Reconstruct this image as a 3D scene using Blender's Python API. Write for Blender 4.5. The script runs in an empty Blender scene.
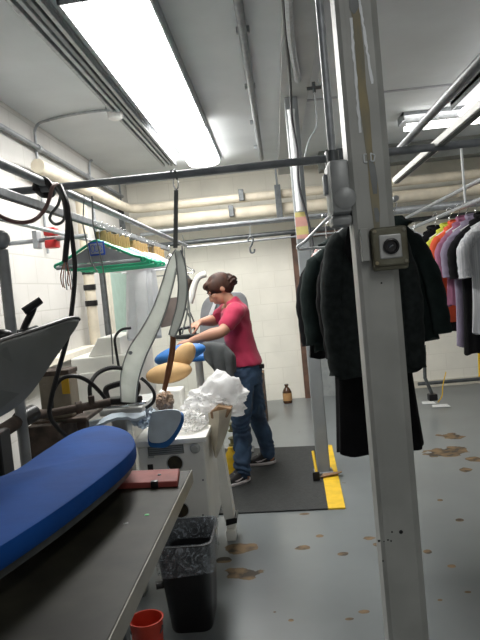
import bpy, bmesh, math, random
from mathutils import Vector as V, Matrix as M4, noise
random.seed(7)
R = math.radians
SC = bpy.context.scene
COL = SC.collection

# ------------------------------------------------------------------ camera
F = 640.0
CAM = V((0, 0, 1.45))
d = V((35, 35, -F)).normalized()                    # world +Y seen in camera axes
u = V((-.095, 1, .0)); u.z = (u.x * d.x + u.y * d.y) / (-d.z); u.normalize()
r = d.cross(u).normalized()
ROT = M4((r, d, u))                                 # rows: world axes in camera axes -> world = ROT @ cam
def ray(px, py): return (ROT @ V((px - 240.0, 320.0 - py, -F))).normalized()
def P(px, py, Y):
    k = ray(px, py); return CAM + k * ((Y - CAM.y) / k.y)
def PZ(px, py, z):
    k = ray(px, py); return CAM + k * ((z - CAM.z) / k.z)
def PX(px, py, x):
    k = ray(px, py); return CAM + k * ((x - CAM.x) / k.x)
cam = bpy.data.cameras.new('camera'); cam.sensor_fit = 'VERTICAL'; cam.sensor_height = 32; cam.lens = 32.0
cam.clip_start = .05
co = bpy.data.objects.new('camera', cam); COL.objects.link(co)
co.matrix_world = M4.Translation(CAM) @ ROT.to_4x4(); SC.camera = co

# ------------------------------------------------------------------ materials
def nn(t, ty, **k):
    n = t.nodes.new(ty)
    for a, v in k.items(): setattr(n, a, v)
    return n
def mat(name, c, rough=.6, metal=0.0, var=.12, scale=12.0, bump=0.0, bscale=60.0, c2=None, alpha=1.0, trans=0.0, spec=.5, sheen=0.0, stretch=None, thru=0.0):
    m = bpy.data.materials.new(name); m.use_nodes = True; t = m.node_tree; t.nodes.clear()
    o = nn(t, 'ShaderNodeOutputMaterial'); b = nn(t, 'ShaderNodeBsdfPrincipled')
    t.links.new(b.outputs[0], o.inputs[0])
    tc = nn(t, 'ShaderNodeTexCoord'); src = tc.outputs['Object']
    if stretch:
        mp = nn(t, 'ShaderNodeMapping'); mp.inputs['Scale'].default_value = stretch
        t.links.new(src, mp.inputs[0]); src = mp.outputs[0]
    nz = nn(t, 'ShaderNodeTexNoise'); nz.inputs['Scale'].default_value = scale; nz.inputs['Detail'].default_value = 5
    t.links.new(src, nz.inputs['Vector'])
    rp = nn(t, 'ShaderNodeValToRGB')
    lo = c2 if c2 else tuple(x * (1 - var) for x in c); hi = c if c2 else tuple(min(1, x * (1 + var)) for x in c)
    rp.color_ramp.elements[0].position = .35; rp.color_ramp.elements[1].position = .65
    rp.color_ramp.elements[0].color = (*lo, 1); rp.color_ramp.elements[1].color = (*hi, 1)
    t.links.new(nz.outputs[0], rp.inputs[0]); t.links.new(rp.outputs[0], b.inputs['Base Color'])
    b.inputs['Roughness'].default_value = rough; b.inputs['Metallic'].default_value = metal
    b.inputs['Alpha'].default_value = alpha; b.inputs['Transmission Weight'].default_value = trans
    b.inputs['Specular IOR Level'].default_value = spec; b.inputs['Sheen Weight'].default_value = sheen
    if thru:
        tl = nn(t, 'ShaderNodeBsdfTranslucent'); ms = nn(t, 'ShaderNodeMixShader'); ms.inputs[0].default_value = thru; t.links.new(rp.outputs[0], tl.inputs[0]); t.links.new(b.outputs[0], ms.inputs[1]); t.links.new(tl.outputs[0], ms.inputs[2]); t.links.new(ms.outputs[0], o.inputs[0])
    if bump:
        n2 = nn(t, 'ShaderNodeTexNoise'); n2.inputs['Scale'].default_value = bscale; t.links.new(src, n2.inputs['Vector'])
        bp = nn(t, 'ShaderNodeBump'); bp.inputs['Strength'].default_value = bump; bp.inputs['Distance'].default_value = .01
        t.links.new(n2.outputs[0], bp.inputs['Height']); t.links.new(bp.outputs[0], b.inputs['Normal'])
    return m
def emit(name, c, s):
    m = bpy.data.materials.new(name); m.use_nodes = True; t = m.node_tree; t.nodes.clear()
    o = nn(t, 'ShaderNodeOutputMaterial'); e = nn(t, 'ShaderNodeEmission')
    e.inputs[0].default_value = (*c, 1); e.inputs[1].default_value = s; t.links.new(e.outputs[0], o.inputs[0]); return m
def block_wall(name, c, mortar, axis):
    m = mat(name, c, .55, var=.05, scale=3); t = m.node_tree
    b = next(n for n in t.nodes if n.type == 'BSDF_PRINCIPLED'); rp = next(n for n in t.nodes if n.type == 'VALTORGB')
    g = nn(t, 'ShaderNodeNewGeometry'); sp = nn(t, 'ShaderNodeSeparateXYZ'); cb = nn(t, 'ShaderNodeCombineXYZ')
    t.links.new(g.outputs['Position'], sp.inputs[0])
    t.links.new(sp.outputs[axis], cb.inputs[0]); t.links.new(sp.outputs['Z'], cb.inputs[1])
    br = nn(t, 'ShaderNodeTexBrick'); br.inputs['Scale'].default_value = 1; br.inputs['Brick Width'].default_value = .406
    br.inputs['Row Height'].default_value = .203; br.inputs['Mortar Size'].default_value = .006; br.inputs['Mortar Smooth'].default_value = .4
    t.links.new(cb.outputs[0], br.inputs['Vector'])
    mx = nn(t, 'ShaderNodeMix', data_type='RGBA'); mx.inputs['B'].default_value = (*mortar, 1)
    t.links.new(br.outputs['Fac'], mx.inputs['Factor']); t.links.new(rp.outputs[0], mx.inputs['A'])
    t.links.new(mx.outputs['Result'], b.inputs['Base Color'])
    iv = nn(t, 'ShaderNodeMath', operation='SUBTRACT'); iv.inputs[0].default_value = 1; t.links.new(br.outputs['Fac'], iv.inputs[1])
    bp = nn(t, 'ShaderNodeBump'); bp.inputs['Strength'].default_value = .22; bp.inputs['Distance'].default_value = .01
    t.links.new(iv.outputs[0], bp.inputs['Height']); t.links.new(bp.outputs[0], b.inputs['Normal'])
    return m
def floor_mat():
    m = mat('floor_paint', (.170, .187, .192), .30, var=.10, scale=1.6); t = m.node_tree
    b = next(n for n in t.nodes if n.type == 'BSDF_PRINCIPLED'); rp = next(n for n in t.nodes if n.type == 'VALTORGB')
    g = nn(t, 'ShaderNodeNewGeometry')
    nz = nn(t, 'ShaderNodeTexNoise'); nz.inputs['Scale'].default_value = 7; nz.inputs['Detail'].default_value = 8
    t.links.new(g.outputs['Position'], nz.inputs['Vector'])
    n3 = nn(t, 'ShaderNodeTexNoise'); n3.inputs['Scale'].default_value = 14; n3.inputs['Detail'].default_value = 3
    t.links.new(g.outputs['Position'], n3.inputs['Vector'])
    acc = None
    # worn patches where paint has peeled: centre, half sizes
    spots = [(240, 548, 26, 7), (241, 574, 32, 9), (222, 560, 14, 5), (385, 540, 10, 4), (452, 436, 20, 5), (448, 452, 34, 8), (472, 458, 16, 5),
             (302, 548, 11, 3), (343, 554, 8, 3), (368, 538, 12, 4), (378, 545, 8, 4), (364, 612, 9, 3), (350, 619, 8, 2), (452, 566, 7, 3), (428, 552, 6, 3),
             (305, 514, 8, 2), (468, 592, 6, 2), (320, 536, 5, 2), (291, 620, 5, 2), (275, 612, 5, 2), (415, 640, 9, 3), (440, 600, 5, 2), (466, 470, 9, 3), (440, 500, 6, 2), (460, 520, 6, 2)]
    for (px, py, wx, wy) in spots:
        c = PZ(px, py, 0); a = PZ(px + wx, py, 0); e = PZ(px, py - wy, 0)
        sx = max(.02, (a - c).length); sy = max(.02, (e - c).length)
        mp = nn(t, 'ShaderNodeMapping', vector_type='TEXTURE')
        mp.inputs['Location'].default_value = (c.x, c.y, 0); mp.inputs['Scale'].default_value = (sx, sy, 1)
        t.links.new(g.outputs['Position'], mp.inputs[0])
        ln = nn(t, 'ShaderNodeVectorMath', operation='LENGTH'); t.links.new(mp.outputs[0], ln.inputs[0])
        s = nn(t, 'ShaderNodeMath', operation='SUBTRACT'); s.inputs[0].default_value = 1.0; t.links.new(ln.outputs['Value'], s.inputs[1])
        cl = nn(t, 'ShaderNodeClamp'); t.links.new(s.outputs[0], cl.inputs[0])
        if acc is None: acc = cl.outputs[0]
        else:
            mx = nn(t, 'ShaderNodeMath', operation='MAXIMUM'); t.links.new(acc, mx.inputs[0]); t.links.new(cl.outputs[0], mx.inputs[1]); acc = mx.outputs[0]
    ad = nn(t, 'ShaderNodeMath', operation='MULTIPLY_ADD'); ad.inputs[1].default_value = .55; t.links.new(acc, ad.inputs[0]); t.links.new(nz.outputs[0], ad.inputs[2])
    st = nn(t, 'ShaderNodeMapRange'); st.inputs['From Min'].default_value = .715; st.inputs['From Max'].default_value = .735
    t.links.new(ad.outputs[0], st.inputs['Value'])
    pc = nn(t, 'ShaderNodeValToRGB'); pc.color_ramp.elements[0].color = (.040, .030, .020, 1); pc.color_ramp.elements[1].color = (.20, .13, .065, 1)
    pc.color_ramp.elements[0].position = .4; pc.color_ramp.elements[1].position = .6
    t.links.new(n3.outputs[0], pc.inputs[0])
    mx = nn(t, 'ShaderNodeMix', data_type='RGBA'); t.links.new(st.outputs[0], mx.inputs['Factor']); t.links.new(rp.outputs[0], mx.inputs['A']); t.links.new(pc.outputs[0], mx.inputs['B'])
    t.links.new(mx.outputs['Result'], b.inputs['Base Color'])
    ro = nn(t, 'ShaderNodeMapRange'); ro.inputs['To Min'].default_value = .28; ro.inputs['To Max'].default_value = .8
    t.links.new(st.outputs[0], ro.inputs['Value']); t.links.new(ro.outputs[0], b.inputs['Roughness'])
    return m

MT = dict(
    floor=floor_mat(), ceil=mat('ceiling_paint', (.66, .69, .71), .7, var=.05, scale=2),
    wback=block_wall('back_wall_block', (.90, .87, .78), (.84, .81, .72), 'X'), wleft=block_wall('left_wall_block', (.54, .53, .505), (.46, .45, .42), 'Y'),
    beam=mat('beam_paint', (.46, .47, .47), .6, var=.06, scale=4),
    steel=mat('steel_pipe', (.23, .245, .26), .5, .25, var=.15, scale=20), darksteel=mat('dark_steel', (.12, .13, .135), .45, .6, var=.2, scale=20),
    galv=mat('galvanised', (.36, .38, .40), .42, .4, var=.15, scale=30), chrome=mat('chrome', (.8, .8, .8), .15, 1.0, var=.05),
    pillar=mat('pillar_paint', (.43, .44, .415), .42, var=.10, scale=5), postp=mat('post_paint', (.27, .29, .30), .45, var=.08, scale=5),
    wear=mat('worn_paint', (.40, .34, .20), .7, var=.3, scale=22, c2=(.25, .25, .21), stretch=(1, 1, .35)), drip=mat('white_paint_drip', (.80, .84, .86), .3, var=.06),
    box=mat('box_grey', (.33, .345, .345), .4, .3, var=.15, scale=14), moss=mat('dirty_olive_metal', (.20, .20, .15), .6, .2, var=.3, scale=18, c2=(.12, .11, .07)),
    black=mat('black_rubber', (.012, .012, .013), .5, var=.3), blackp=mat('black_plastic', (.008, .008, .009), .35, var=.2),
    beige=mat('pipe_wrap', (.74, .67, .54), .65, var=.10, scale=6, bump=.2, bscale=20), cream=mat('cream_paint', (.70, .66, .56), .5, var=.06),
    rust=mat('rusty_pipe', (.13, .095, .075), .75, .2, var=.4, scale=18, c2=(.055, .042, .035)), hosebrown=mat('maroon_hose', (.22, .12, .11), .5, var=.15),
    white=mat('white_enamel', (.84, .83, .78), .4, var=.06, scale=6), whitefab=mat('white_fabric', (.78, .78, .78), .85, thru=.3, var=.05, scale=10, bump=.25, bscale=14),
    sling=mat('sling_fabric', (.88, .90, .86), .8, thru=.45, var=.08, scale=9, bump=.2, bscale=30), slinge=mat('sling_edge', (.30, .31, .31), .8),
    baremetal=mat('bare_metal', (.22, .235, .235), .5, .2), slotgrey=mat('panel_grey', (.16, .17, .16), .6), hole=mat('dark_hole', (.02, .018, .014), .7, c2=(.05, .04, .02), scale=30),
    blue=mat('blue_pad', (.004, .070, .32), .8, spec=.25, var=.15, scale=6, bump=.1, bscale=30), blue2=mat('blue_pad_light', (.02, .14, .42), .6), paleblue=mat('pale_blue_cloth', (.52, .60, .68), .8, var=.1),
    tan=mat('tan_pad', (.54, .34, .155), .8, var=.10, scale=8), trous=mat('trousers_grey', (.065, .07, .072), .9, var=.15), grypad=mat('grey_pad', (.17, .18, .19), .8, var=.1), headgrey=mat('press_head_grey', (.135, .145, .14), .42, .4, var=.12, scale=5),
    table=mat('table_laminate', (.040, .039, .027), .5, spec=.2, var=.5, scale=9, c2=(.020, .019, .014)), tedge=mat('table_edge', (.26, .24, .19), .35, var=.1), red=mat('faded_red', (.32, .07, .06), .65, var=.2, scale=12),
    bucketred=mat('red_plastic', (.55, .045, .02), .4, var=.1), can=mat('bin_black', (.006, .006, .007), .4, var=.2), green=mat('green_plastic', (.02, .40, .22), .4, var=.1), bluesq=mat('blue_print', (.03, .10, .55), .6),
    whitepl=mat('white_plastic', (.74, .76, .77), .4, var=.05), greypl=mat('grey_plastic', (.42, .45, .47), .45), cape=mat('hanger_cape', (.34, .355, .37), .6), wood=mat('clip_wood', (.40, .27, .11), .6, var=.2, scale=30),
    door=mat('door_grey', (.30, .32, .32), .5), frame=mat('door_frame_brown', (.17, .09, .06), .6, var=.3, scale=9, c2=(.09, .055, .04)), dgreen=mat('door_green', (.36, .50, .44), .5, var=.06), canb=mat('tin_brown', (.30, .26, .20), .5, .3, var=.25, scale=7), yellow=mat('yellow_paint', (.75, .48, .02), .55, var=.12),
    mat=mat('rubber_mat', (.022, .024, .024), .75, var=.25, scale=40, bump=.3, bscale=120), brownb=mat('cardboard', (.27, .165, .09), .8, var=.12), copper=mat('copper_rod', (.28, .12, .06), .4, .6, var=.2),
    skin=mat('skin', (.42, .215, .14), .55, var=.06, scale=10), lips=mat('lips', (.30, .10, .085), .5), hair=mat('hair', (.020, .010, .007), .65, spec=.3, var=.5, scale=24, c2=(.055, .021, .012), stretch=(1, 1, .3)), shirt=mat('shirt_crimson', (.37, .018, .062), .85, var=.08, scale=14, bump=.3, bscale=18, sheen=.1),
    jeans=mat('jeans_denim', (.042, .088, .165), .85, var=.3, scale=9, c2=(.022, .045, .088), bump=.25, bscale=30), shoe=mat('shoe_black', (.015, .013, .015), .6), sole=mat('shoe_sole', (.62, .58, .58), .6), eye=mat('eye_dark', (.02, .012, .01), .3), eyew=mat('eye_white', (.7, .66, .62), .4),
    coatc=mat('coat_charcoal', (.019, .024, .024), .95, var=.25, scale=30, bump=.15, bscale=60, spec=.2), coatb=mat('coat_black', (.006, .006, .007), .95, var=.2, spec=.15), coatg=mat('jacket_darkgreen', (.012, .02, .019), .95, var=.25, spec=.2),
    fwhite=mat('cloth_white', (.78, .79, .80), .9, thru=.35, var=.05), fgrey=mat('cloth_pale_grey', (.45, .46, .50), .9, var=.08), fyel=mat('cloth_lime', (.48, .50, .05), .9), forange=mat('cloth_orange', (.62, .085, .03), .9, var=.1), fpurp=mat('cloth_purple_grey', (.20, .17, .24), .9, var=.12), fpink=mat('cloth_pink', (.27, .10, .17), .9), fblue=mat('cloth_navy', (.03, .04, .09), .9), fstripe=mat('cloth_striped', (.62, .63, .64), .9, c2=(.36, .37, .40), scale=16, stretch=(6, 6, .05)),
    det=mat('detector_white', (.80, .80, .78), .5), redv=mat('red_alarm', (.55, .03, .03), .4), liner=mat('clear_liner', (.62, .68, .74), .15, alpha=.24, spec=1.0, bump=.6, bscale=45), bagw=mat('plastic_bag_white', (.95, .95, .95), .3, thru=.4, bump=.35, bscale=16), bagc=mat('clear_bag', (.8, .8, .78), .2, alpha=.35, bump=.4, bscale=30), bottle=mat('bottle_brown', (.07, .03, .012), .25), labelt=mat('label_tan', (.45, .25, .10), .6),
    lens=emit('light_lens', (1.0, .985, .95), 31.0), tube=emit('light_tube', (1.0, .98, .94), 10.0), paper=mat('paper', (.75, .76, .76), .7), olive=mat('olive_plastic', (.16, .15, .05), .5), cable=mat('cable_dark', (.03, .03, .035), .5), silver=mat('silver_paint', (.5, .51, .5), .4, .3), ylabel=mat('label_yellow', (.70, .42, .03), .6), tape1=mat('tape_pink', (.62, .33, .28), .7), tape2=mat('tape_yellow', (.60, .52, .20), .7), clipn=mat('tag_pink', (.75, .55, .5), .7, c2=(.5, .2, .2), scale=60), laser=mat('laser_spot', (.05, .5, .12), .5))

m_ = MT['liner']; t_ = m_.node_tree; b_ = next(n for n in t_.nodes if n.type == 'BSDF_PRINCIPLED')
n_ = nn(t_, 'ShaderNodeTexNoise'); n_.inputs['Scale'].default_value = 17; n_.inputs['Detail'].default_value = 7; n_.inputs['Distortion'].default_value = 3.5
r_ = nn(t_, 'ShaderNodeMapRange'); r_.inputs['From Min'].default_value = .42; r_.inputs['From Max'].default_value = .80; r_.inputs['To Min'].default_value = .10; r_.inputs['To Max'].default_value = .62  # noise in the alpha paints white highlights onto the wrinkled liner film
tc_ = nn(t_, 'ShaderNodeTexCoord'); t_.links.new(tc_.outputs['Object'], n_.inputs['Vector']); t_.links.new(n_.outputs[0], r_.inputs['Value']); t_.links.new(r_.outputs[0], b_.inputs['Alpha'])
# ------------------------------------------------------------------ mesh builder
class MB:
    def __init__(s): s.b = bmesh.new()
    def face(s, vs):
        try: return s.b.faces.new(vs)
        except ValueError: return None
    def rings(s, rs, cap=True, closed=True):
        vs = [[s.b.verts.new(p) for p in rg] for rg in rs]; n = len(vs[0])
        for a, b in zip(vs, vs[1:]):
            for i in range(n if closed else n - 1):
                j = (i + 1) % n; s.face((a[i], a[j], b[j], b[i]))
        if cap and closed: s.face(vs[0][::-1]); s.face(vs[-1])
        return s
    def tube(s, pts, rad, n=10, cap=True, flat=None):
        pts = [V(p) for p in pts]; m = len(pts)
        rad = rad if isinstance(rad, (list, tuple)) else [rad] * m
        t0 = (pts[1] - pts[0]).normalized(); up = V((0, 0, 1)) if abs(t0.z) < .9 else V((0, 1, 0))
        nx = t0.cross(up).normalized(); rs = []
        for i, p in enumerate(pts):
            t = (pts[min(i + 1, m - 1)] - pts[max(i - 1, 0)]).normalized()
            nx = (nx - t * nx.dot(t)).normalized(); ny = t.cross(nx); q = rad[i]; q = q if isinstance(q, tuple) else (q, q)
            rs.append([p + nx * (math.cos(2 * math.pi * k / n) * q[0]) + ny * (math.sin(2 * math.pi * k / n) * q[1]) for k in range(n)])
        return s.rings(rs, cap)
    def box(s, c, h, rot=None, bev=0):
        c = V(c); h = V(h); vs = []
        t = bmesh.new(); bmesh.ops.create_cube(t, size=2)
        for v in t.verts: v.co = V((v.co.x * h.x, v.co.y * h.y, v.co.z * h.z))
        if bev: bmesh.ops.bevel(t, geom=t.edges[:], offset=bev, segments=2, affect='EDGES', profile=.5)
        mt = M4.Translation(c) @ (rot.to_4x4() if rot else M4())
        t.transform(mt); me = bpy.data.meshes.new('t'); t.to_mesh(me); t.free(); s.b.from_mesh(me); bpy.data.meshes.remove(me); return s
    def bx(s, a, b, bev=0):
        a = V(a); b = V(b); return s.box((a + b) / 2, [abs(x) / 2 for x in (b - a)], bev=bev)
    def ball(s, c, rd, seg=16, rot=None):
        rd = V(rd) if hasattr(rd, '__len__') else V((rd,) * 3)
        mt = M4.Translation(V(c)) @ (rot.to_4x4() if rot else M4()) @ M4.Diagonal((*rd, 1))
        bmesh.ops.create_uvsphere(s.b, u_segments=seg, v_segments=max(6, seg // 2 + 2), radius=1, matrix=mt); return s
    def lathe(s, c, prof, n=20, axis=None, cap=True):
        c = V(c); ax = (V(axis) if axis else V((0, 0, 1))).normalized(); q = ax.to_track_quat('Z', 'Y')
        return s.rings([[c + q @ V((math.cos(2 * math.pi * k / n) * rr, math.sin(2 * math.pi * k / n) * rr, z)) for k in range(n)] for rr, z in prof], cap)
    def prism(s, pts, vec, bev=0):
        t = bmesh.new(); a = [t.verts.new(V(p)) for p in pts]; b = [t.verts.new(V(p) + V(vec)) for p in pts]; n = len(a)
        t.faces.new(a); t.faces.new(b[::-1])
        for i in range(n): t.faces.new((a[i], b[i], b[(i + 1) % n], a[(i + 1) % n]))
        bmesh.ops.recalc_face_normals(t, faces=t.faces[:])
        if bev: bmesh.ops.bevel(t, geom=t.edges[:], offset=bev, segments=2, affect='EDGES', profile=.5)
        me = bpy.data.meshes.new('t'); t.to_mesh(me); t.free(); s.b.from_mesh(me); bpy.data.meshes.remove(me); return s
    def strip(s, cen, wid, thick, nrm=V((0, 1, 0))):
        # a flat band: centre points, half width along the in-plane side, thickness along nrm
        cen = [V(p) for p in cen]; m = len(cen); rs = []
        for i, p in enumerate(cen):
            t = (cen[min(i + 1, m - 1)] - cen[max(i - 1, 0)]).normalized(); sd = t.cross(nrm).normalized(); w = wid[i] if hasattr(wid, '__len__') else wid
            h = nrm * thick
            rs.append([p + sd * w - h * .4, p + sd * w + h * .4, p + sd * w * .8 + h, p - sd * w * .8 + h, p - sd * w + h * .4, p - sd * w - h * .4, p - sd * w * .8 - h, p + sd * w * .8 - h])
        return s.rings(rs)
    def warp(s, f):
        for v in s.b.verts: v.co = f(v.co.copy())
        return s
    def build(s, name, m, parent=None, smooth=True, mods=()):
        bmesh.ops.remove_doubles(s.b, verts=s.b.verts, dist=1e-6); bmesh.ops.recalc_face_normals(s.b, faces=s.b.faces[:])
        me = bpy.data.meshes.new(name); s.b.to_mesh(me); s.b.free(); me.materials.append(MT[m] if isinstance(m, str) else m)
        o = bpy.data.objects.new(name, me); COL.objects.link(o)
        for ty, kw in mods:
            md = o.modifiers.new(ty.lower(), ty)
            for a, v in kw.items(): setattr(md, a, v)
        if mods:
            dg = bpy.context.evaluated_depsgraph_get(); dg.update(); me2 = bpy.data.meshes.new_from_object(o.evaluated_get(dg)); o.modifiers.clear(); o.data = me2; bpy.data.meshes.remove(me); me = me2; me.name = name
        if smooth and len(me.polygons):
            me.polygons.foreach_set('use_smooth', [True] * len(me.polygons)); 
            try: me.set_sharp_from_angle(angle=R(38))
            except Exception: pass
        if parent is None:
            if len(me.vertices):
                xs = [v.co for v in me.vertices]; c = V(((min(v.x for v in xs) + max(v.x for v in xs)) / 2, (min(v.y for v in xs) + max(v.y for v in xs)) / 2, min(v.z for v in xs)))
                me.transform(M4.Translation(-c)); o.location = c
        else: hang(o, parent)
        return o
BASE = {}
def base_of(o): return BASE.get(o.name, V(o.location))
def hang(o, parent):
    o.parent = parent; q = parent; tot = V((0, 0, 0))
    while q is not None: tot += V(q.location) if q.parent is None else V((0, 0, 0)); q = q.parent
    o.matrix_parent_inverse = M4.Translation(-tot) if parent.parent is None else M4()
    if parent.parent is not None: o.matrix_parent_inverse = M4()
def tag(o, label, cat, group=None, kind=None):
    o['label'] = label; o['category'] = cat
    if group: o['group'] = group
    if kind: o['kind'] = kind
    return o
def thing(name, label, cat, loc, group=None):
    o = bpy.data.objects.new(name, None); COL.objects.link(o); o.location = loc; o.empty_display_size = .05
    return tag(o, label, cat, group)
def struct(name, mb, m, parent=None, smooth=False):
    o = mb.build(name, m, parent, smooth)
    if parent is None: o['kind'] = 'structure'
    return o
def dup(root, delta=(0, 0, 0), label=None, rotz=0.0, scale=None):
    def cp(o, par):
        c = o.copy(); COL.objects.link(c)
        if par is not None: c.parent = par; c.matrix_parent_inverse = o.matrix_parent_inverse.copy()
        for ch in o.children: cp(ch, c)
        return c
    c = cp(root, None); c.location = V(root.location) + V(delta); c.rotation_euler.z += rotz
    if scale: c.scale = scale
    if label: c['label'] = label
    return c
def spline(pts, n=8):
    pts = [V(p) for p in pts]; out = []; m = len(pts)
    for i in range(m - 1):
        a, b, c, e = pts[max(i - 1, 0)], pts[i], pts[i + 1], pts[min(i + 2, m - 1)]
        for k in range(n):
            t = k / n; out.append(.5 * ((2 * b) + (c - a) * t + (2 * a - 5 * b + 4 * c - e) * t * t + (3 * b - a - 3 * c + e) * t ** 3))
    out.append(pts[-1]); return out
def cord(name, pts, rad, m, parent=None, label=None, cat=None, n=8, group=None):
    o = MB().tube(spline(pts), rad, n).build(name, m, parent)
    if label: tag(o, label, cat, group)
    return o

# ================================================================== THE ROOM
XL, XR, YB, YF, ZC = -1.75, 5.2, 8.05, -1.2, 2.88
struct('floor', MB().bx((XL - .15, YF, -.1), (XR, YB + .15, 0)), 'floor')
struct('ceiling', MB().bx((XL - .15, YF, ZC), (XR, YB + .15, ZC + .1)), 'ceil')
struct('wall_back', MB().bx((XL - .15, YB, 0), (XR, YB + .15, ZC)), 'wback')
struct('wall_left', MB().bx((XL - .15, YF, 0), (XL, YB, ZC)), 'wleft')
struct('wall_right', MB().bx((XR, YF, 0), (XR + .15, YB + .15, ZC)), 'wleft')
struct('trim_1', MB().bx((.165, -.8, ZC - .075), (.365, YB, ZC)), 'beam')                       # boxed beam under the ceiling
a = PZ(372, 93, ZC); struct('trim_2', MB().bx((.37, a.y - .02, ZC - .006), (XR, a.y + .02, ZC)), 'fgrey')   # ceiling joint strip
struct('trim_3', MB().bx((.62, 7.25, ZC - .20), (XR, 7.5, ZC)), 'slotgrey')                     # dark header above the far pipes
struct('baseboard_back', MB().bx((.65, YB - .015, 0), (XR, YB, .09)), 'cream')

# grey door in the back wall with its brown jamb
dr = MB().bx((.36, YB - .03, 0), (1.12, YB, 2.0)).build('door_1', 'door', smooth=False); dr['kind'] = 'structure'
MB().bx((.25, YB - .06, 0), (.36, YB, 2.06)).bx((1.12, YB - .06, 0), (1.22, YB, 2.06)).bx((.25, YB - .06, 2.0), (1.22, YB, 2.08)).build('door_frame', 'frame', dr, False)
MB().ball((.43, YB - .07, 1.0), .03).build('door_handle', 'galv', dr)
# pale green door in the left wall
dg = MB().bx((XL, 6.62, 0), (XL + .03, 7.72, 1.84)).build('door_2', 'dgreen', smooth=False); dg['kind'] = 'structure'
MB().bx((XL, 6.54, 0), (XL + .05, 6.62, 1.92)).bx((XL, 7.72, 0), (XL + .05, 7.80, 1.92)).bx((XL, 6.54, 1.84), (XL + .05, 7.80, 1.92)).build('door_frame', 'cream', dg, False)
MB().ball((XL + .07, 6.74, 1.0), .03).build('door_handle', 'galv', dg)

# ================================================================== CEILING FIXTURES
fill_lens = emit('added_fill_lens', (1.0, .99, .96), 8.0)
def fluo(name, label, x0, x1, y0, y1, z, lensm, ntubes=0, open_=False):
    t = thing(name, label, 'light', ((x0 + x1) / 2, (y0 + y1) / 2, z), None)
    lon = (y1 - y0) > (x1 - x0)
    e = .035
    fr = MB()
    fr.bx((x0, y0, ZC - .03), (x1, y1, ZC))
    if open_: fr.bx((x0, y0, ZC - .05), (x1, y0 + .01, ZC))
    elif ntubes: fr.bx((x0, y0, z + .06), (x0 + .01, y1, ZC)).bx((x1 - .01, y0, z + .06), (x1, y1, ZC))
    else: fr.bx((x0, y0, z + .02), (x1, y0 + .012, ZC)).bx((x0, y1 - e, ZC - .05), (x1, y1, ZC)).bx((x1 - .012, y0, z + .02), (x1, y1, ZC)).bx((x0, y0, z + .02), (x0 + .012, y1, ZC))
    fr.build('housing', 'galv', t, False)
    if ntubes == 0:
        cx = (x0 + x1) / 2; w = (x1 - x0) / 2 - .015; rs = []
        for y in (y0 + e, y1 - e): rs.append([(cx + w * math.cos(k * math.pi / 12), y, ZC - .03 - (ZC - .03 - z) * math.sin(k * math.pi / 12) ** .5) for k in range(13)])
        MB().rings(rs).build('lens', lensm, t)
        for sx in (-.09, 0, .09): MB().bx((cx + sx - .012, y0 - .03, ZC - .07), (cx + sx + .012, y0 + .02, ZC - .02), .004).build('lamp_holder', 'greypl', t)
    else:
        for k in range(ntubes):
            q = (k + .5) / ntubes
            if lon: p0 = (x0 + (x1 - x0) * q, y0 + .04, z + .02); p1 = (x0 + (x1 - x0) * q, y1 - .04, z + .02)
            else: p0 = (x0 + .04, y0 + (y1 - y0) * q, z + .02); p1 = (x1 - .04, y0 + (y1 - y0) * q, z + .02)
            MB().tube([p0, p1], .02).build('tube', lensm, t)
    return t
fluo('fluorescent_light', 'long bright fluorescent ceiling light with wraparound lens above the pressing machine', -.86, -.44, 2.90, 5.35, ZC - .105, 'lens')
fluo('fluorescent_light', 'added shorter ceiling light behind the long one, brightening the back wall', -.82, -.46, 5.40, 7.0, ZC - .09, 'lens', 0, True)  # added to brighten the back wall and the ceiling around it
fluo('fluorescent_light', 'added unseen fill light on the ceiling behind the viewpoint over the near end', .55, .85, -1.0, .9, ZC - .105, fill_lens)  # unseen light added behind the camera to brighten surfaces that face it
fluo('fluorescent_light', 'fluorescent ceiling light turned crosswise in front of the far pipes', 1.28, 3.6, 5.90, 6.15, ZC - .13, 'tube', 2)
fluo('fluorescent_light', 'fluorescent ceiling light running lengthwise above the shirt rail', 1.66, 1.92, 3.4, 5.75, ZC - .13, 'tube', 2)

t = thing('ceiling_track', 'grey triple metal track fixed to the ceiling beside the long light', 'track', (-1.0, 4.6, ZC))
MB().bx((-1.08, 1.9, ZC - .02), (-.93, 6.9, ZC)).build('base_plate', 'galv', t, False)
for x, mm in ((-1.07, 'galv'), (-1.025, 'greypl'), (-.985, 'steel'), (-.945, 'galv')): MB().bx((x - .012, 1.9, ZC - .055), (x + .012, 6.9, ZC - .018), .004).build('rail', mm, t, False)
t = thing('ceiling_conduit', 'straight grey conduit along the ceiling right of the long light', 'conduit', (-.04, 5, ZC - .03))
MB().tube([(-.075, .5, ZC - .03), (-.02, 7.15, ZC - .03)], .024).build('conduit_tube', 'steel', t)
for y in (3.6, 4.6, 5.6, 6.6): MB().bx((-.085, y - .015, ZC - .035), (-.01, y + .015, ZC), .003).build('clamp', 'galv', t)
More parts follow.
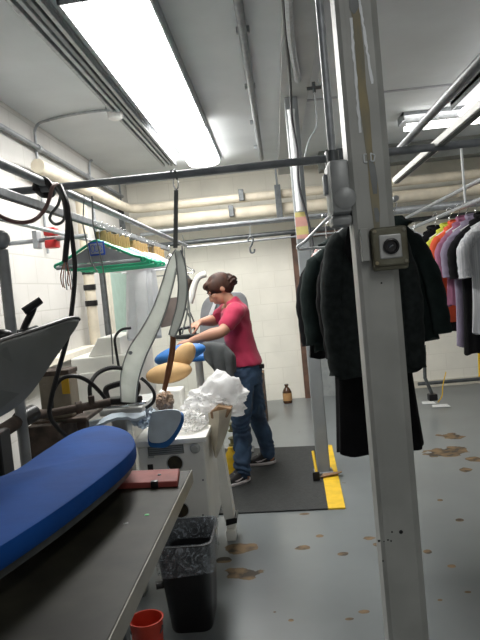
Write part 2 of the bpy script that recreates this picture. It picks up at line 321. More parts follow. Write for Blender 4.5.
# smoke detector, its box and conduit
c = PZ(115, 112, ZC - .04); t = thing('smoke_detector', 'round white smoke detector on the ceiling at the end of its conduit', 'smoke detector', c)
MB().lathe((c.x, c.y, ZC - .10), [(.03, 0), (.052, .012), (.06, .04), (.06, .055)], 20).build('detector_head', 'det', t)
MB().bx((c.x - .06, c.y - .05, ZC - .045), (c.x + .06, c.y + .05, ZC), .008).build('junction_box', 'galv', t)
w1 = PX(33, 128, XL + .02); w1.z = ZC - .16
cord('detector_conduit', [(c.x, c.y, ZC - .02), (c.x - .25, c.y + .0, ZC - .02), (XL + .16, w1.y - .02, ZC - .02), (XL + .05, w1.y, ZC - .05), (XL + .02, w1.y + .02, ZC - .18), (XL + .02, w1.y + .03, 2.2), (XL + .02, w1.y + .03, 1.86)], .011, 'galv', None, 'thin grey conduit bending from the smoke detector down the left wall', 'conduit')
# wall conduit running along the left wall
a = PX(0, 127, XL + .04); b = PX(97, 181, XL + .04)
t = thing('wall_conduit', 'long grey pipe running along the left wall just below the ceiling', 'conduit', a)
MB().tube([(a.x, -.5, (a.z + b.z) / 2), (a.x, 7.6, (a.z + b.z) / 2)], .018).build('conduit_tube', 'steel', t)
for y in (3.6, 4.9, 6.2): MB().tube([(a.x, y - .03, (a.z + b.z) / 2), (a.x, y + .03, (a.z + b.z) / 2)], .026).build('coupling', 'galv', t)
b = PX(89, 165, XL + .02); cord('wall_conduit', [(XL + .06, b.y, ZC - .02), (XL + .02, b.y, ZC - .10), (XL + .02, b.y, 2.3), (XL + .02, b.y, 2.1)], .012, 'galv', None, 'short grey conduit dropping from the ceiling near the wrapped pipe elbow', 'conduit')
# ceiling conduit and cable that run to the slim post
cord('ceiling_conduit', [PZ(287, -30, ZC - .09), PZ(291, 40, ZC - .09), PZ(298, 80, ZC - .09)], .022, 'galv', None, 'bluish conduit under the ceiling beam leading to the slim post', 'conduit')

# ================================================================== WRAPPED PIPES ALONG THE BACK WALL
zp1 = 2.50; zp2 = 2.33
def pipe(name, label, pts, rad, m, n=14, flange=()):
    t = thing(name, label, 'pipe', pts[0]); MB().tube(pts, rad, n).build('pipe_run', m, t)
    for (p0, p1, rr, mm) in flange: MB().tube([p0, p1], rr, n).build('clamp', mm, t)
    return t
elb = [(-1.63, 4.6, zp1 - .03), (-1.63, 6.6, zp1 - .01), (-1.63, 7.25, zp1), (-1.60, 7.46, zp1), (-1.5, 7.55, zp1), (-1.3, 7.56, zp1), (0, 7.56, zp1), (5.1, 7.56, zp1)]
pipe('wrapped_pipe', 'upper cream lagged pipe bending off the left wall along the back wall', spline(elb[:6], 4) + [V(p) for p in elb[6:]], .052, 'beige')
pipe('wrapped_pipe', 'thicker lower cream lagged pipe along the back wall', [(-1.55, 7.60, zp2), (5.1, 7.60, zp2)], .072, 'beige', flange=[((1.3, 7.6, zp2), (1.36, 7.6, zp2), .078, 'cream'), ((2.2, 7.6, zp2), (2.26, 7.6, zp2), .078, 'cream')])
pipe('steel_pipe', 'thin grey pipe directly below the lagged pipes', [(-1.55, 7.64, zp2 - .13), (5.1, 7.64, zp2 - .13)], .022, 'galv')
pipe('steel_pipe', 'dark grey pipe lowest of the runs on the back wall', [(-1.4, 7.7, zp2 - .27), (5.1, 7.7, zp2 - .27)], .028, 'darksteel')
pipe('steel_pipe', 'bluish steel pipe behind the pillar below the lagged pipes', [(.66, 7.45, zp2 - .17), (5.1, 7.45, zp2 - .17)], .045, 'galv')
for (px, py) in ((122, 210), (278, 196)):
    q = P(px, py, 7.55); t = thing('pipe_hanger', 'dark strap hanger carrying the lagged pipes %s' % ('near the left corner' if px < 200 else 'beside the slim post'), 'pipe hanger', (q.x, 7.5, zp2 - .1))
    MB().bx((q.x - .035, 7.47, zp2 - .12), (q.x + .035, 7.50, zp1 + .10), .004).build('strap', 'darksteel', t, False)
    MB().tube([(q.x, 7.55, zp1 + .06), (q.x, 7.55, ZC)], .012).build('rod', 'steel', t)
for (px, py, k) in ((241, 192, 'upper'), (231, 207, 'lower')):
    q = P(px, py, 7.5); z = zp1 if k == 'upper' else zp2
    tag(MB().bx((q.x - .03, 7.46, z - .04), (q.x + .03, 7.52, z + .09), .006).build('pipe_clip', 'darksteel', smooth=False), 'small dark clip on the %s lagged pipe above the woman' % k, 'pipe clip')
# vertical lagged pipe in the left back part with three black clamps, and dark pole in front of it
a = PX(90, 290, XL + .085); ay = a.y; a.x -= .02
t = thing('wrapped_pipe', 'upright cream pipe with three black clamps beside the green door', 'pipe', (a.x, ay, 0))
MB().tube([(a.x + .02, ay, 0), (a.x + .02, ay, zp1 - .12)], .05).build('pipe_run', 'beige', t)
for py in (272, 288, 304):
    z = P(90, py, ay).z; MB().tube([(a.x + .02, ay, z - .02), (a.x + .02, ay, z + .03)], .058).build('clamp', 'blackp', t)
a = P(99, 265, 5.6); b = P(108, 335, 5.6)
t = thing('pole', 'dark metal pole standing in front of the green door', 'pole', (a.x, 5.6, 0)); MB().tube([(a.x + .02, 5.6, 0), (a.x + .02, 5.6, 1.86)], .028).build('shaft', 'darksteel', t); MB().lathe((a.x + .02, 5.6, 0), [(.09, 0), (.09, .015), (.03, .03)]).build('base', 'darksteel', t)

# ================================================================== PILLAR, POST
px0, py0, hw = .322, 2.06, .064
t = thing('support_pillar', 'square grey painted steel pillar with worn paint in the front', 'pillar', (px0, py0, 0))
def octo(w, ch, c2=.012): return [(-w + c2, -w), (w - ch, -w), (w, -w + ch), (w, w - ch), (w - ch, w), (-w + c2, w), (-w, w - c2), (-w, -w + c2)]
o8 = octo(hw, .022)
MB().rings([[(px0 + x, py0 + y, z) for x, y in o8] for z in (0, ZC)]).build('shaft', 'pillar', t, False)
MB().bx((px0 - hw + .026, py0 - hw - .0008, .012), (px0 - hw + .029, py0 - hw + .002, ZC - .01)).build('weld_line', 'pillar', t, False)
MB().bx((px0 - .11, py0 - .11, 0), (px0 + .11, py0 + .11, .012), .003).build('base_plate', 'pillar', t, False)
yf = py0 - hw
def blotch(pts, nm, m, up=0.0):    # irregular thin paint patch on the front face: centre line px list with half widths
    mb = MB(); L = []; Rr = []
    for (px, py, w) in pts:
        q = P(px, py, yf); e_ = .0012 if nm == 'worn_patch' else .0026; L.append((q.x - w, yf - e_, q.z)); Rr.append((q.x + w, yf - e_, q.z))
    vs = [mb.b.verts.new(p) for p in L]; ws = [mb.b.verts.new(p) for p in Rr]
    for i in range(len(vs) - 1): mb.face((vs[i], ws[i], ws[i + 1], vs[i + 1]))
    mb.build(nm, m, t, False)
blotch([(353, -40, .010), (354, 0, .014), (357, 25, .011), (360, 55, .013), (362, 85, .012), (365, 110, .014), (367, 130, .012), (369, 150, .010), (372, 170, .012), (374, 190, .014), (376, 212, .012), (377, 232, .008)], 'worn_patch', 'wear')
blotch([(370, 160, .005), (372, 166, .009), (374, 180, .010), (375, 194, .006)], 'bare_patch', 'baremetal'); blotch([(375.5, 208, .006), (377, 214, .008), (377.5, 222, .005)], 'bare_patch', 'baremetal'); blotch([(353, -10, .012), (354, 8, .014), (354, 14, .003)], 'bare_patch', 'baremetal')
random.seed(3)
blotch([(359 + k * .62 + random.uniform(-.6, .6), k * 4.0, .0028 + random.random() * .002) for k in range(-6, 22)][0:28], 'paint_drip', 'drip')
blotch([(350.5 + k * .42 + random.uniform(-.5, .5), 18 + k * 5.0, .0028 + random.random() * .002) for k in range(0, 24)], 'paint_drip', 'drip')
q = P(369.5, 158, yf)
lt = MB()
for a0, b0 in (((-.017, .012), (-.017, -.012)), ((-.017, -.012), (-.008, -.012)), ((-.017, .012), (-.008, .012)), ((.004, .014), (.004, -.010)), ((.004, .014), (.016, .006)), ((.016, .006), (.012, -.012)), ((.012, -.012), (.004, -.010))):
    lt.tube([(q.x + a0[0], yf - .003, q.z + a0[1]), (q.x + b0[0], yf - .003, q.z + b0[1])], .0022, 6)
lt.build('paint_mark', 'drip', t)
for (px, py, s) in ((401, 532, .0065), (392, 532, .003), (388, 540, .003), (379, 541, .004), (391, 541, .003), (383, 561, .0028), (381.5, 283, .003), (384, 541.5, .002)):
    q = P(px, py, yf); MB().ball((q.x, yf, q.z), (s, .001, s), 8).build('paint_chip', 'blackp', t)

# socket box on the pillar
q = P(383.5, 249, yf); t = thing('wall_socket', 'grimy olive socket box with a round black outlet on the pillar', 'socket', (q.x, yf, q.z - .065))
b = MB().bx((q.x - .040, yf - .045, q.z - .066), (q.x + .064, yf, q.z + .064), .008).build('box', 'moss', t, False)
q2 = V((q.x + .012, yf - .045, q.z + .004))
MB().bx((q2.x - .052, q2.y - .008, q2.z - .058), (q2.x + .052, q2.y + .001, q2.z + .058), .006).build('cover_plate', 'moss', t, False)
MB().bx((q2.x - .033, q2.y - .012, q2.z - .036), (q2.x + .033, q2.y - .005, q2.z + .036), .004).build('outlet_face', 'silver', t, False)
MB().lathe((q2.x + .001, q2.y - .010, q2.z), [(.024, 0), (.024, .010), (.018, .012), (.016, .004), (.001, .003)], 24, (0, -1, 0)).build('outlet', 'blackp', t)
MB().tube([(q2.x - .004, q2.y - .015, q2.z - .004), (q2.x + .007, q2.y - .015, q2.z + .003)], .0022, 6).build('contact', 'chrome', t)
for sx in (-.043, .043):
    for sz in (-.047, .047): MB().lathe((q2.x + sx, q2.y - .008, q2.z + sz), [(.006, 0), (.005, .004), (.001, .005)], 10, (0, -1, 0)).build('screw', 'wear', t)
q = P(364, 247, yf); tag(MB().bx((q.x - .012, yf - .03, q.z - .045), (q.x + .012, yf, q.z + .055), .003).build('metal_bracket', 'pillar', smooth=False), 'grey bracket on the pillar left of the socket box', 'bracket')

# switch box with conduit, left of the pillar
q = P(339, 190, 2.04); t = thing('switch_box', 'grey electrical switch box fixed to the left side of the pillar', 'switch box', q)
bw = .047
MB().bx((q.x - bw + .012, 1.99, q.z - .082), (px0 - hw, 2.12, q.z + .086), .014).build('box', 'box', t)
MB().bx((q.x - bw + .016, 1.972, q.z - .078), (px0 - hw - .004, 1.995, q.z + .082), .008).build('cover', 'box', t)
MB().lathe((q.x + .008, 1.972, q.z - .035), [(.034, 0), (.034, .003), (.028, .006), (.001, .007)], 24, (0, -1, 0)).build('embossed_disc', 'box', t)
MB().bx((q.x - bw, 2.02, q.z - .01), (q.x - bw + .014, 2.07, q.z + .05), .003).build('switch_lever', 'galv', t)
MB().bx((q.x - bw + .012, 2.0, q.z - .115), (q.x + .03, 2.10, q.z - .080), .012).build('lower_hub', 'box', t)
qc = P(333, 160, 2.05)
MB().tube([(qc.x, 2.05, q.z + .08), (qc.x, 2.05, q.z + .125)], .019).build('connector', 'darksteel', t)
cd = MB().tube([(qc.x, 2.05, q.z + .12), (qc.x, 2.05, ZC)], .0125, 14).build('conduit', 'galv'); tag(cd, 'upright steel conduit from the switch box to the ceiling', 'conduit')
q = P(336, 70, 2.1); t = thing('white_wire', 'thin white wire running down the left edge of the pillar', 'wire', q)
MB().tube([P(338.5, 66, 2.06), P(341, 92, 2.06), P(345, 130, 2.06), P(347, 150, 2.06)], .002, 6).build('wire', 'whitepl', t)
# valve handle on the ceiling between the post and the conduit
q = PZ(314, 88, ZC - .10); t = thing('ceiling_valve', 'small dark valve hanging under the ceiling beam', 'valve', q)
MB().tube([(q.x, q.y, ZC - .06), (q.x, q.y, q.z - .03)], .012).build('stem', 'darksteel', t); MB().tube([(q.x - .05, q.y, q.z), (q.x + .05, q.y, q.z)], .012).build('handle', 'darksteel', t)
cord('pull_cord', [(q.x + .0, q.y, q.z - .02), (q.x - .005, q.y, q.z - .25), P(309, 140, q.y), P(304, 160, q.y)], .004, 'greypl', None, 'thin grey cord hanging from the ceiling valve', 'cord')
cord('pull_cord', [(q.x + .03, q.y, q.z + .01), P(319, 76, q.y), PZ(324, 58, ZC - .02)], .004, 'whitepl', None, 'pale wire rising from the ceiling valve to the ceiling', 'wire')

# slim post at the mat
px1, py1 = .236, 4.80
t = thing('support_post', 'slim grey post standing on the yellow edge of the mat', 'post', (px1, py1, 0))
MB().bx((px1 - .046, py1 - .04, 0), (px1 + .050, py1 + .04, ZC - .075), .008).build('shaft', 'postp', t, False)
MB().bx((px1 - .07, py1 - .07, .011), (px1 + .07, py1 + .07, .02), .003).build('base_plate', 'postp', t, False)
for z0, z1, mm in ((1.86, 1.93, 'tape1'), (1.93, 1.965, 'tape2'), (1.80, 1.86, 'tape2'), (1.77, 1.80, 'tape1')): MB().bx((px1 - .044, py1 - .043, z0), (px1 + .044, py1 + .03, z1)).build('tape_band', mm, t, False)
qa = P(290, 118, 4.74)
tag(MB().tube([(qa.x + .01, 4.72, 1.97), (qa.x + .01, 4.72, 2.66), (qa.x + .01, 4.72, 2.70)], [.024, .024, .03]).build('post_conduit', 'whitepl'), 'short white pipe strapped to the upper slim post', 'conduit')
cord('hanging_cable', [PZ(282, -20, ZC - .09), PZ(286, 40, ZC - .09), PZ(290, 78, ZC - .11), P(292, 118, 4.66), P(297, 150, 4.66), P(299, 185, 4.66), P(308, 220, 4.66), P(314, 250, 4.64), P(316, 268, 4.6), P(314, 282, 4.6)], .009, 'cable', None, 'black cable running down past the slim post', 'cable')
cl = MB()
for k in range(7): q = P(316 + random.uniform(-4, 4), 258 + random.uniform(-7, 7), 3.5); cl.ball(q, (.012, .01, .022), 8, V((random.random(), random.random(), 1)).to_track_quat('Z', 'Y').to_matrix())
tag(cl.build('paper_tag', 'clipn'), 'crumpled pink and white paper tags beside the black jackets', 'tag')
# yellow handled scraper leaning on the post, curled cardboard flap
qa = P(313, 452, 4.62); qb = P(317, 478, 4.62)
t = thing('scraper', 'yellow handled scraper standing at the foot of the slim post', 'scraper', (qb.x, 4.62, .012))
MB().tube([(qb.x, 4.60, .07), (qb.x - .01, 4.70, .20)], .011).build('handle', 'yellow', t); MB().bx((qb.x - .03, 4.585, .012), (qb.x + .02, 4.60, .075), .002).build('blade', 'blackp', t, False)
q = PZ(332, 475, .02); tag(MB().prism([(q.x - .09, q.y - .03, .014), (q.x + .07, q.y, .03), (q.x + .08, q.y + .06, .02), (q.x - .06, q.y + .05, .016)], (0, 0, .006)).build('cardboard_scrap', 'brownb', smooth=False), 'torn cardboard scrap on the yellow edge at the slim post', 'cardboard')

# mat with yellow border
fr, nr = PZ(332, 446, 0), PZ(345.5, 509, 0); fl, nl = PZ(214, 451, 0), PZ(200, 516, 0)
def at4(a, b, c_, d_, s, q): return (a * (1 - s) + b * s) * (1 - q) + (d_ * (1 - s) + c_ * s) * q
t = thing('floor_mat', 'black rubber mat with a yellow edge under the woman', 'mat', (fl + nr) / 2)
k = .885
MB().prism([fl, fl.lerp(fr, k), nl.lerp(nr, k), nl], (0, 0, .010)).build('rubber_sheet', 'mat', t, False)
MB().prism([fl.lerp(fr, k), fr, nr, nl.lerp(nr, k)], (0, 0, .010)).build('yellow_border', 'yellow', t, False)

# ================================================================== HANGING RACK
yc, zb = 2.6, 1.932
t = thing('rack_crossbar', 'long grey steel crossbar spanning the room at head height', 'rail', (0, yc, zb))
MB().tube([(XL + .02, yc, zb), (4.2, yc, zb)], .0155, 14).build('bar', 'steel', t)
MB().lathe((XL, yc, zb), [(.05, 0), (.05, .01), (.02, .03)], 16, (1, 0, 0)).build('wall_flange', 'steel', t)
q = P(334, 157, yc); MB().bx((q.x - .035, yc - .03, zb - .03), (q.x + .05, yc + .03, zb + .03), .006).build('clamp', 'darksteel', t)
def rail(label, p0, p1, rad, m, flat=False, clamps=()):
    p0 = V(p0); p1 = V(p1); t = thing('rack_rail', label, 'rail', (p0 + p1) / 2)
    if flat:
        mb = MB(); n = flat; mb.bx((p0.x - n[0], p0.y, p0.z - n[1]), (p0.x + n[0], p1.y, p0.z + n[1]), .003); mb.build('bar', m, t, False)
        MB().bx((p0.x - n[0] * .5, p0.y, p0.z - n[1] - .003), (p0.x + n[0] * .5, p1.y, p0.z - n[1] + .001)).build('groove', 'slotgrey', t, False)
    else: MB().tube([p0, p1], rad, 12).build('bar', m, t)
    for y in clamps:
        q = p0.lerp(p1, (y - p0.y) / (p1.y - p0.y)); MB().tube([q - V((0, .02, 0)), q + V((0, .02, 0))], rad * 1.5 if rad else .03, 12).build('clamp', 'darksteel', t)
        MB().tube([q, (q.x, q.y, ZC)], .006, 8).build('hanger_rod', 'steel', t)
    return t
rail('thick grey pipe rail on the left running back from the crossbar', (-.9, .6, 1.955), (-.9, 7.0, 1.955), .0175, 'steel', clamps=())
rail('flat grey slotted rail carrying the green hangers', (-.9, .6, 1.852), (-.9, 5.6, 1.852), 0, 'galv', (.012, .016))
rail('thin pipe rail outermost on the left above the blue pad', (-1.28, .6, 1.89), (-1.28, 6.2, 1.89), .012, 'galv')
rail('round grey rail slanting over the shirts to the crossbar at the right', (.57, .6, 1.965), (.567, 2.75, 1.965), .015, 'galv')
rail('broad white channel rail below the round one at the right', (.695, .6, 1.945), (.695, 3.5, 1.945), 0, 'white', (.02, .014))
rail('grey garment rail at the right in front of the cream pipes', (1.27, 2.2, 1.955), (1.27, 6.6, 1.955), .014, 'galv', clamps=())
rail('pale pipe rail carrying the coloured shirts', (1.31, 2.2, 1.855), (1.31, 6.6, 1.855), .015, 'galv')
rail('short pipe rail farthest right behind the shirts', (1.72, 4.9, 1.855), (1.72, 6.4, 1.855), .010, 'galv')
rail('short pipe rail behind the pillar carrying the dark coats', (.40, 2.45, 1.80), (.40, 3.8, 1.80), .013, 'galv')
rail('stub pipe rail behind the pillar carrying the dark green jacket', (.60, 3.05, 1.80), (.60, 3.5, 1.80), .013, 'galv')
tag(MB().tube([(.40, 3.3, 1.8), (.60, 3.3, 1.8)], .010).build('cross_rod', 'galv'), 'short rod behind the pillar joining the two coat rails', 'rod')
MB_ = MB().tube([(.40, 2.95, 1.8), (.40, 2.95, ZC)], .008, 8)
tag(MB_.build('drop_rod', 'steel'), 'thin drop rod behind the pillar holding the coat rail', 'rod')
tag(MB().tube([P(461, 146, 4.0), P(465.5, 203, 4.0)], .008, 8).build('drop_rod', 'whitepl'), 'thin white drop rod at the right holding the shirt rail', 'rod')
# cross rods at the back
for (x0, y0, x1, y1, Y, rr, m, lb) in ((155, 232, 345, 213, 5.4, .017, 'steel', 'grey cross pipe in front of the back wall pipes'), (187, 247, 372, 229.5, 5.7, .009, 'galv', 'thin steel rod below the cross pipe holding the left rails')):
    a = P(x0, y0, Y); b = P(x1, y1, Y); a.z = b.z = (a.z + b.z) / 2
    tag(MB().tube([a, b], rr).build('cross_rod', m), lb, 'rod')
# S hook on its string
a = P(250, 219.5, 5.4); a.y -= .0; t = thing('hook', 'black S hook hanging on a string above the woman', 'hook', a)
MB().tube([a, P(250, 238, 5.4)], .003, 6).build('string', 'greypl', t)
MB().tube(spline([P(248, 241, 5.4), P(250, 237, 5.4), P(253, 239, 5.4), P(252, 244, 5.4), P(250, 248, 5.4), P(251, 252.5, 5.4), P(254, 252, 5.4), P(254.5, 249, 5.4)], 6), .008, 8).build('hook_body', 'darksteel', t)

# ================================================================== HANGERS ON THE LEFT RAIL
def hanger(label, X, Y, z, w, m, name='coat_hanger', group=None, cape=None, drop=.075, hgt=.105, barm=None, rotz=0):
    t = thing(name, label, 'hanger', (X, Y, z), group)
    ap = V((X, Y, z - drop))
    hk = [(X + .0, Y, z - drop)] + [(X + .0, Y, z - .03)] + [(X + .017 * math.sin(a), Y, z + .002 - .017 + .017 - .0 - .017 * math.cos(a) + .0) for a in (0.6, 1.4, 2.2, 3.1, 3.9, 4.6)]
    MB().tube(spline(hk, 4), .0025, 6).build('hook', 'chrome', t)
    L = V((X - w, Y, z - drop - hgt)); Rr = V((X + w, Y, z - drop - hgt))
    MB().tube(spline([L + V((.0, 0, -.012)), L + V((-.004, 0, .004)), L.lerp(ap, .2), L.lerp(ap, .8) + V((0, 0, .008)), ap + V((0, 0, .004)), Rr.lerp(ap, .8) + V((0, 0, .008)), Rr.lerp(ap, .2), Rr + V((.004, 0, .004)), Rr + V((0, 0, -.012))], 4), .0075, 8).build('shoulder_bar', m, t)
    MB().tube([L + V((0, 0, -.012)), Rr + V((0, 0, -.012))], .006 if not barm else .010, 8).build('trouser_bar', barm or m, t)
    if cape:
        MB().prism([L + V((.02, -.004, 0)), ap + V((0, -.004, -.008)), Rr + V((-.02, -.004, 0))], (0, .003, 0)).build('paper_cape', cape, t, False)
    return t
h1 = hanger('nearest green edged hanger with a pale cape and a blue printed square', -.9, 3.28, 1.835, .222, 'green', cape='cape', barm='cape')
q = V((-.9, 3.27, 1.71)); lg = h1
MB().bx((q.x - .036, 3.262, q.z - .022), (q.x + .046, 3.270, q.z + .048), .001).build('printed_square', 'bluesq', lg, False)
sq = lg.children[-1]
sc = MB().bx((q.x - .028, 3.260, q.z - .014), (q.x + .038, 3.2625, q.z + .040)); sc.build('square_face', 'greypl', sq, False)
lm = MB()
for k, (xx, zz) in enumerate(((-.014, .013), (.006, .015), (.024, .013))): lm.tube([(q.x + xx + .010 * math.cos(a * .5), 3.258, q.z + zz + .018 * math.sin(a * .5)) for a in range(13)], .0018, 6)
lm.build('printed_mark', 'bluesq', sq)
g0 = None
for k in range(10):
    Y = 3.36 + k * .07
    if g0 is None: g0 = hanger('green plastic hanger bunched on the flat rail behind the printed one', -.9, Y, 1.835, .222, 'green', group='green hangers on the left rail')
    else: dup(g0, (random.uniform(-.012, .012), k * .07, random.uniform(-.010, .004)), rotz=-.022 * k + random.uniform(-.02, .02))
w0 = None
for k in range(8):
    Y = 3.92 + k * .13
    if w0 is None: w0 = hanger('white paper covered hanger farther along the flat rail', -.9, Y, 1.835, .19, 'whitepl', cape='cape', group='white hangers on the left rail')
    else: dup(w0, (random.uniform(-.01, .01), k * .13, random.uniform(-.006, .004)))
c0 = None
for k, Y in enumerate([3.40 + .058 * i for i in range(10)] + [4.15 + .075 * i for i in range(6)] + [4.85 + .08 * i for i in range(5)]):
    if c0 is None:
        c0 = thing('wooden_tag', 'tan wooden tag hung in a row on the flat left rail', 'tag', (-.9, Y, 1.84), 'wooden tags on the left rail')
        MB().bx((-.932, Y - .003, 1.752), (-.872, Y + .003, 1.825), .002).build('tag_plate', 'wood', c0, False)
        MB().tube(spline([(-.9, Y, 1.82), (-.9, Y, 1.86), (-.892, Y, 1.872), (-.884, Y, 1.86)], 4), .002, 6).build('hook', 'chrome', c0)
        y0 = Y
    else: dup(c0, (random.uniform(-.006, .006), Y - y0, random.uniform(-.008, .006)))
hanger('bare wire hanger at the far end of the flat left rail', -.86, 5.35, 1.84, .19, 'chrome', drop=.06, hgt=.15)
# white cloth hung on the rail
def drape(name, label, cat, X, Y, ztop, zbot, w0_, w1_, d0_, m, seed=0, lean=0.0, group=None, amp=.014, nf=9):
    rs = []; N = 44; rnd = random.Random(seed); ph = [rnd.uniform(0, 6.28) for _ in range(5)]
    for k in range(15):
        s = k / 14; z = ztop + (zbot - ztop) * s; w = w0_ + (w1_ - w0_) * min(1, s * 1.8) ** .7; dd = d0_ * (.45 + .55 * min(1, s * 2))
        rg = []
        for i in range(N):
            a = 2 * math.pi * i / N; rip = 1 + amp / w * (math.sin(nf * a + ph[0] + s) + .6 * math.sin((nf + 5) * a + ph[1])) * (.3 + s)
            x = w * math.copysign(abs(math.cos(a)) ** .7, math.cos(a)) * rip; y = dd * math.copysign(abs(math.sin(a)) ** .8, math.sin(a)) * (rip ** 2)
            rg.append((X + x + lean * s, Y + y, z + .012 * math.sin(3 * a + ph[2]) * s))
        rs.append(rg)
    o = MB().rings(rs).build(name, m)
    return tag(o, label, cat, group)
drape('white_shirt', 'white cloth garment hanging under the left rail', 'clothing', -.90, 4.35, 1.735, 1.17, .085, .105, .05, 'fwhite', 4, lean=-.03)

# loose strap from crossbar, carabiner
q = P(175.5, 172, 2.6)
t = thing('hanging_strap', 'dark webbing strap hung from the crossbar above the white fabric loop', 'strap', q)
MB().tube([(q.x - .02, 2.6, zb), (q.x - .014, 2.58, zb + .014), (q.x, 2.58, zb + .018), (q.x + .004, 2.6, zb - .02)], .004, 8).build('wrap', 'darksteel', t)
k1 = P(175.5, 180, 2.6); cr = []
for a in range(13): cr.append((k1.x + .010 * math.cos(a * math.pi / 6), 2.6, k1.z - .012 + .026 * math.sin(a * math.pi / 6)))
MB().tube(cr, .003, 8).build('carabiner', 'chrome', t)
MB().prism([P(174, 190, 2.6), P(178.2, 190, 2.6), P(177.5, 248, 2.6), P(173.2, 248, 2.6)], (0, .004, 0)).build('webbing', 'slotgrey', t, False)

# ------------------------------------------------------------------ black drop hoses by the crossbar / maroon loop
cord('drop_hose', [P(57, 188, 2.5), P(64, 200, 2.42), P(69, 215, 2.4), P(73, 245, 2.4), P(75, 270, 2.4), P(73, 300, 2.36), P(68, 335, 2.3), P(58, 372, 2.3), P(51, 400, 2.32), P(50, 416, 2.36), P(58, 428, 2.4), P(66, 436, 2.45)], .009, 'black', None, 'long black hose dropping from the crossbar past the press head', 'hose')
t = thing('frayed_cable', 'short black cable tail with frayed coloured wire ends below the crossbar', 'cable', P(67, 230, 2.38))
MB().tube(spline([P(60, 186, 2.45), P(67, 205, 2.38), P(68, 228, 2.38), P(66, 250, 2.38), P(65, 262, 2.38)], 6), .011, 8).build('sheath', 'black', t)
for k in range(6):
    MB().tube(spline([P(65 + k * .4, 260, 2.38), P(62 + k * 2 + random.uniform(-2, 2), 272, 2.38), P(61 + k * 2.2, 279 + random.uniform(-3, 4), 2.37), P(63 + k * 2, 287 + random.uniform(-4, 4), 2.38)], 4), .0022, 5).build('wire_end', ('copper', 'tape1', 'galv')[k % 3], t)
cord('maroon_hose', [P(-12, 208, 2.3), P(0, 216, 2.35), P(16, 222, 2.4), P(32, 221, 2.45), P(43, 212, 2.5), P(49, 200, 2.5), P(52, 188, 2.5), P(57, 184, 2.55), P(60, 190, 2.6)], .008, 'hosebrown', None, 'maroon hose looping from the crossbar to the left', 'hose')
cord('coiled_wire', [P(61, 194, 2.5), P(58, 205, 2.5), P(52, 213, 2.5), P(50, 219, 2.5), P(55, 224, 2.5), P(62, 222, 2.5), P(65, 214, 2.5), P(63, 200, 2.5)], .006, 'slotgrey', None, 'small grey hose coil beneath the crossbar knot', 'hose')
MBk = MB().tube(spline([(-.93, 2.57, zb + .0), (-.915, 2.565, zb + .025), (-.885, 2.565, zb + .028), (-.87, 2.58, zb), (-.88, 2.62, zb - .022), (-.92, 2.62, zb - .02), (-.93, 2.57, zb)], 5), .013, 8)
tag(MBk.build('tape_wrap', 'black'), 'black tape knot where the rails cross the crossbar', 'tape')
# red wall alarm on an arm from left wall
a = P(52, 236, 3.9); t = thing('red_alarm', 'small red alarm on a grey arm by the left wall', 'alarm', a)
MB().tube([(XL, 3.9, a.z - .02), (P(88, 240, 3.9).x, 3.9, a.z - .02)], .014).build('arm', 'galv', t); MB().bx((P(36, 238, 3.9).x - .01, 3.86, a.z - .07), (P(36, 238, 3.9).x + .02, 3.94, a.z + .04), .004).build('end_plate', 'galv', t, False)
MB().bx((a.x - .04, 3.86, a.z + .0), (a.x + .035, 3.94, a.z + .05), .01).build('alarm_top', 'redv', t); MB().bx((a.x - .04, 3.86, a.z - .075), (a.x + .035, 3.94, a.z - .025), .01).build('alarm_bottom', 'redv', t)
# twin hanging cords by the rail
for k, px in enumerate((83, 89)): tag(MB().tube([P(px + (3 if k else 1), 196, 3.1), P(px + 4 * k, 225, 3.1), P(px + 8 + 5 * k, 262, 3.1), P(px + 13 + 9 * k, 330 - 60 * (1 - k), 3.1), P(px + 15 + 9 * k, 364 - 92 * (1 - k), 3.1)], .0035, 6).build('pull_cord', 'slotgrey'), ('short thin dark cord hanging before the green hangers', 'long thin dark cord hanging past the printed hanger')[k], 'cord')

# ================================================================== FOREGROUND TABLE
t = thing('work_table', 'dark speckled laminate work table in the foreground', 'table', (-.95, 1.3, 0))
fa = PZ(191, 470, .9); na = PZ(100, 650, .9)
top = [V((-1.72, .5, .862)), V((na.x, .5, .862)), V((fa.x, fa.y, .862)), V((-1.72, fa.y + .03, .862))]
MB().prism(top, (0, 0, .038), .003).build('table_top', 'table', t, False)
MB().prism([V((na.x + .0005, .5, .86)), V((na.x + .003, .5, .86)), V((fa.x + .003, fa.y + .006, .86)), V((fa.x + .0005, fa.y, .86))], (0, 0, .0405)).build('edge_band', 'tedge', t, False)
for x, y in ((-1.6, .6), (-.55, .6), (-1.6, 1.85), (-.56, 1.85)): MB().bx((x - .025, y - .025, 0), (x + .025, y + .025, .862), .004).build('leg', 'darksteel', t, False)
MB().bx((-1.6, 1.84, .72), (-.56, 1.86, .86)).build('apron', 'darksteel', t, False); MB().bx((-1.6, .59, .72), (-.56, .61, .86)).build('apron', 'darksteel', t, False)
tag(MB().tube([PZ(156, 586, .2), PZ(186, 580, .2)], .016).build('black_bar', 'blackp'), 'short black bar between the table leg and the waste bin', 'bar')
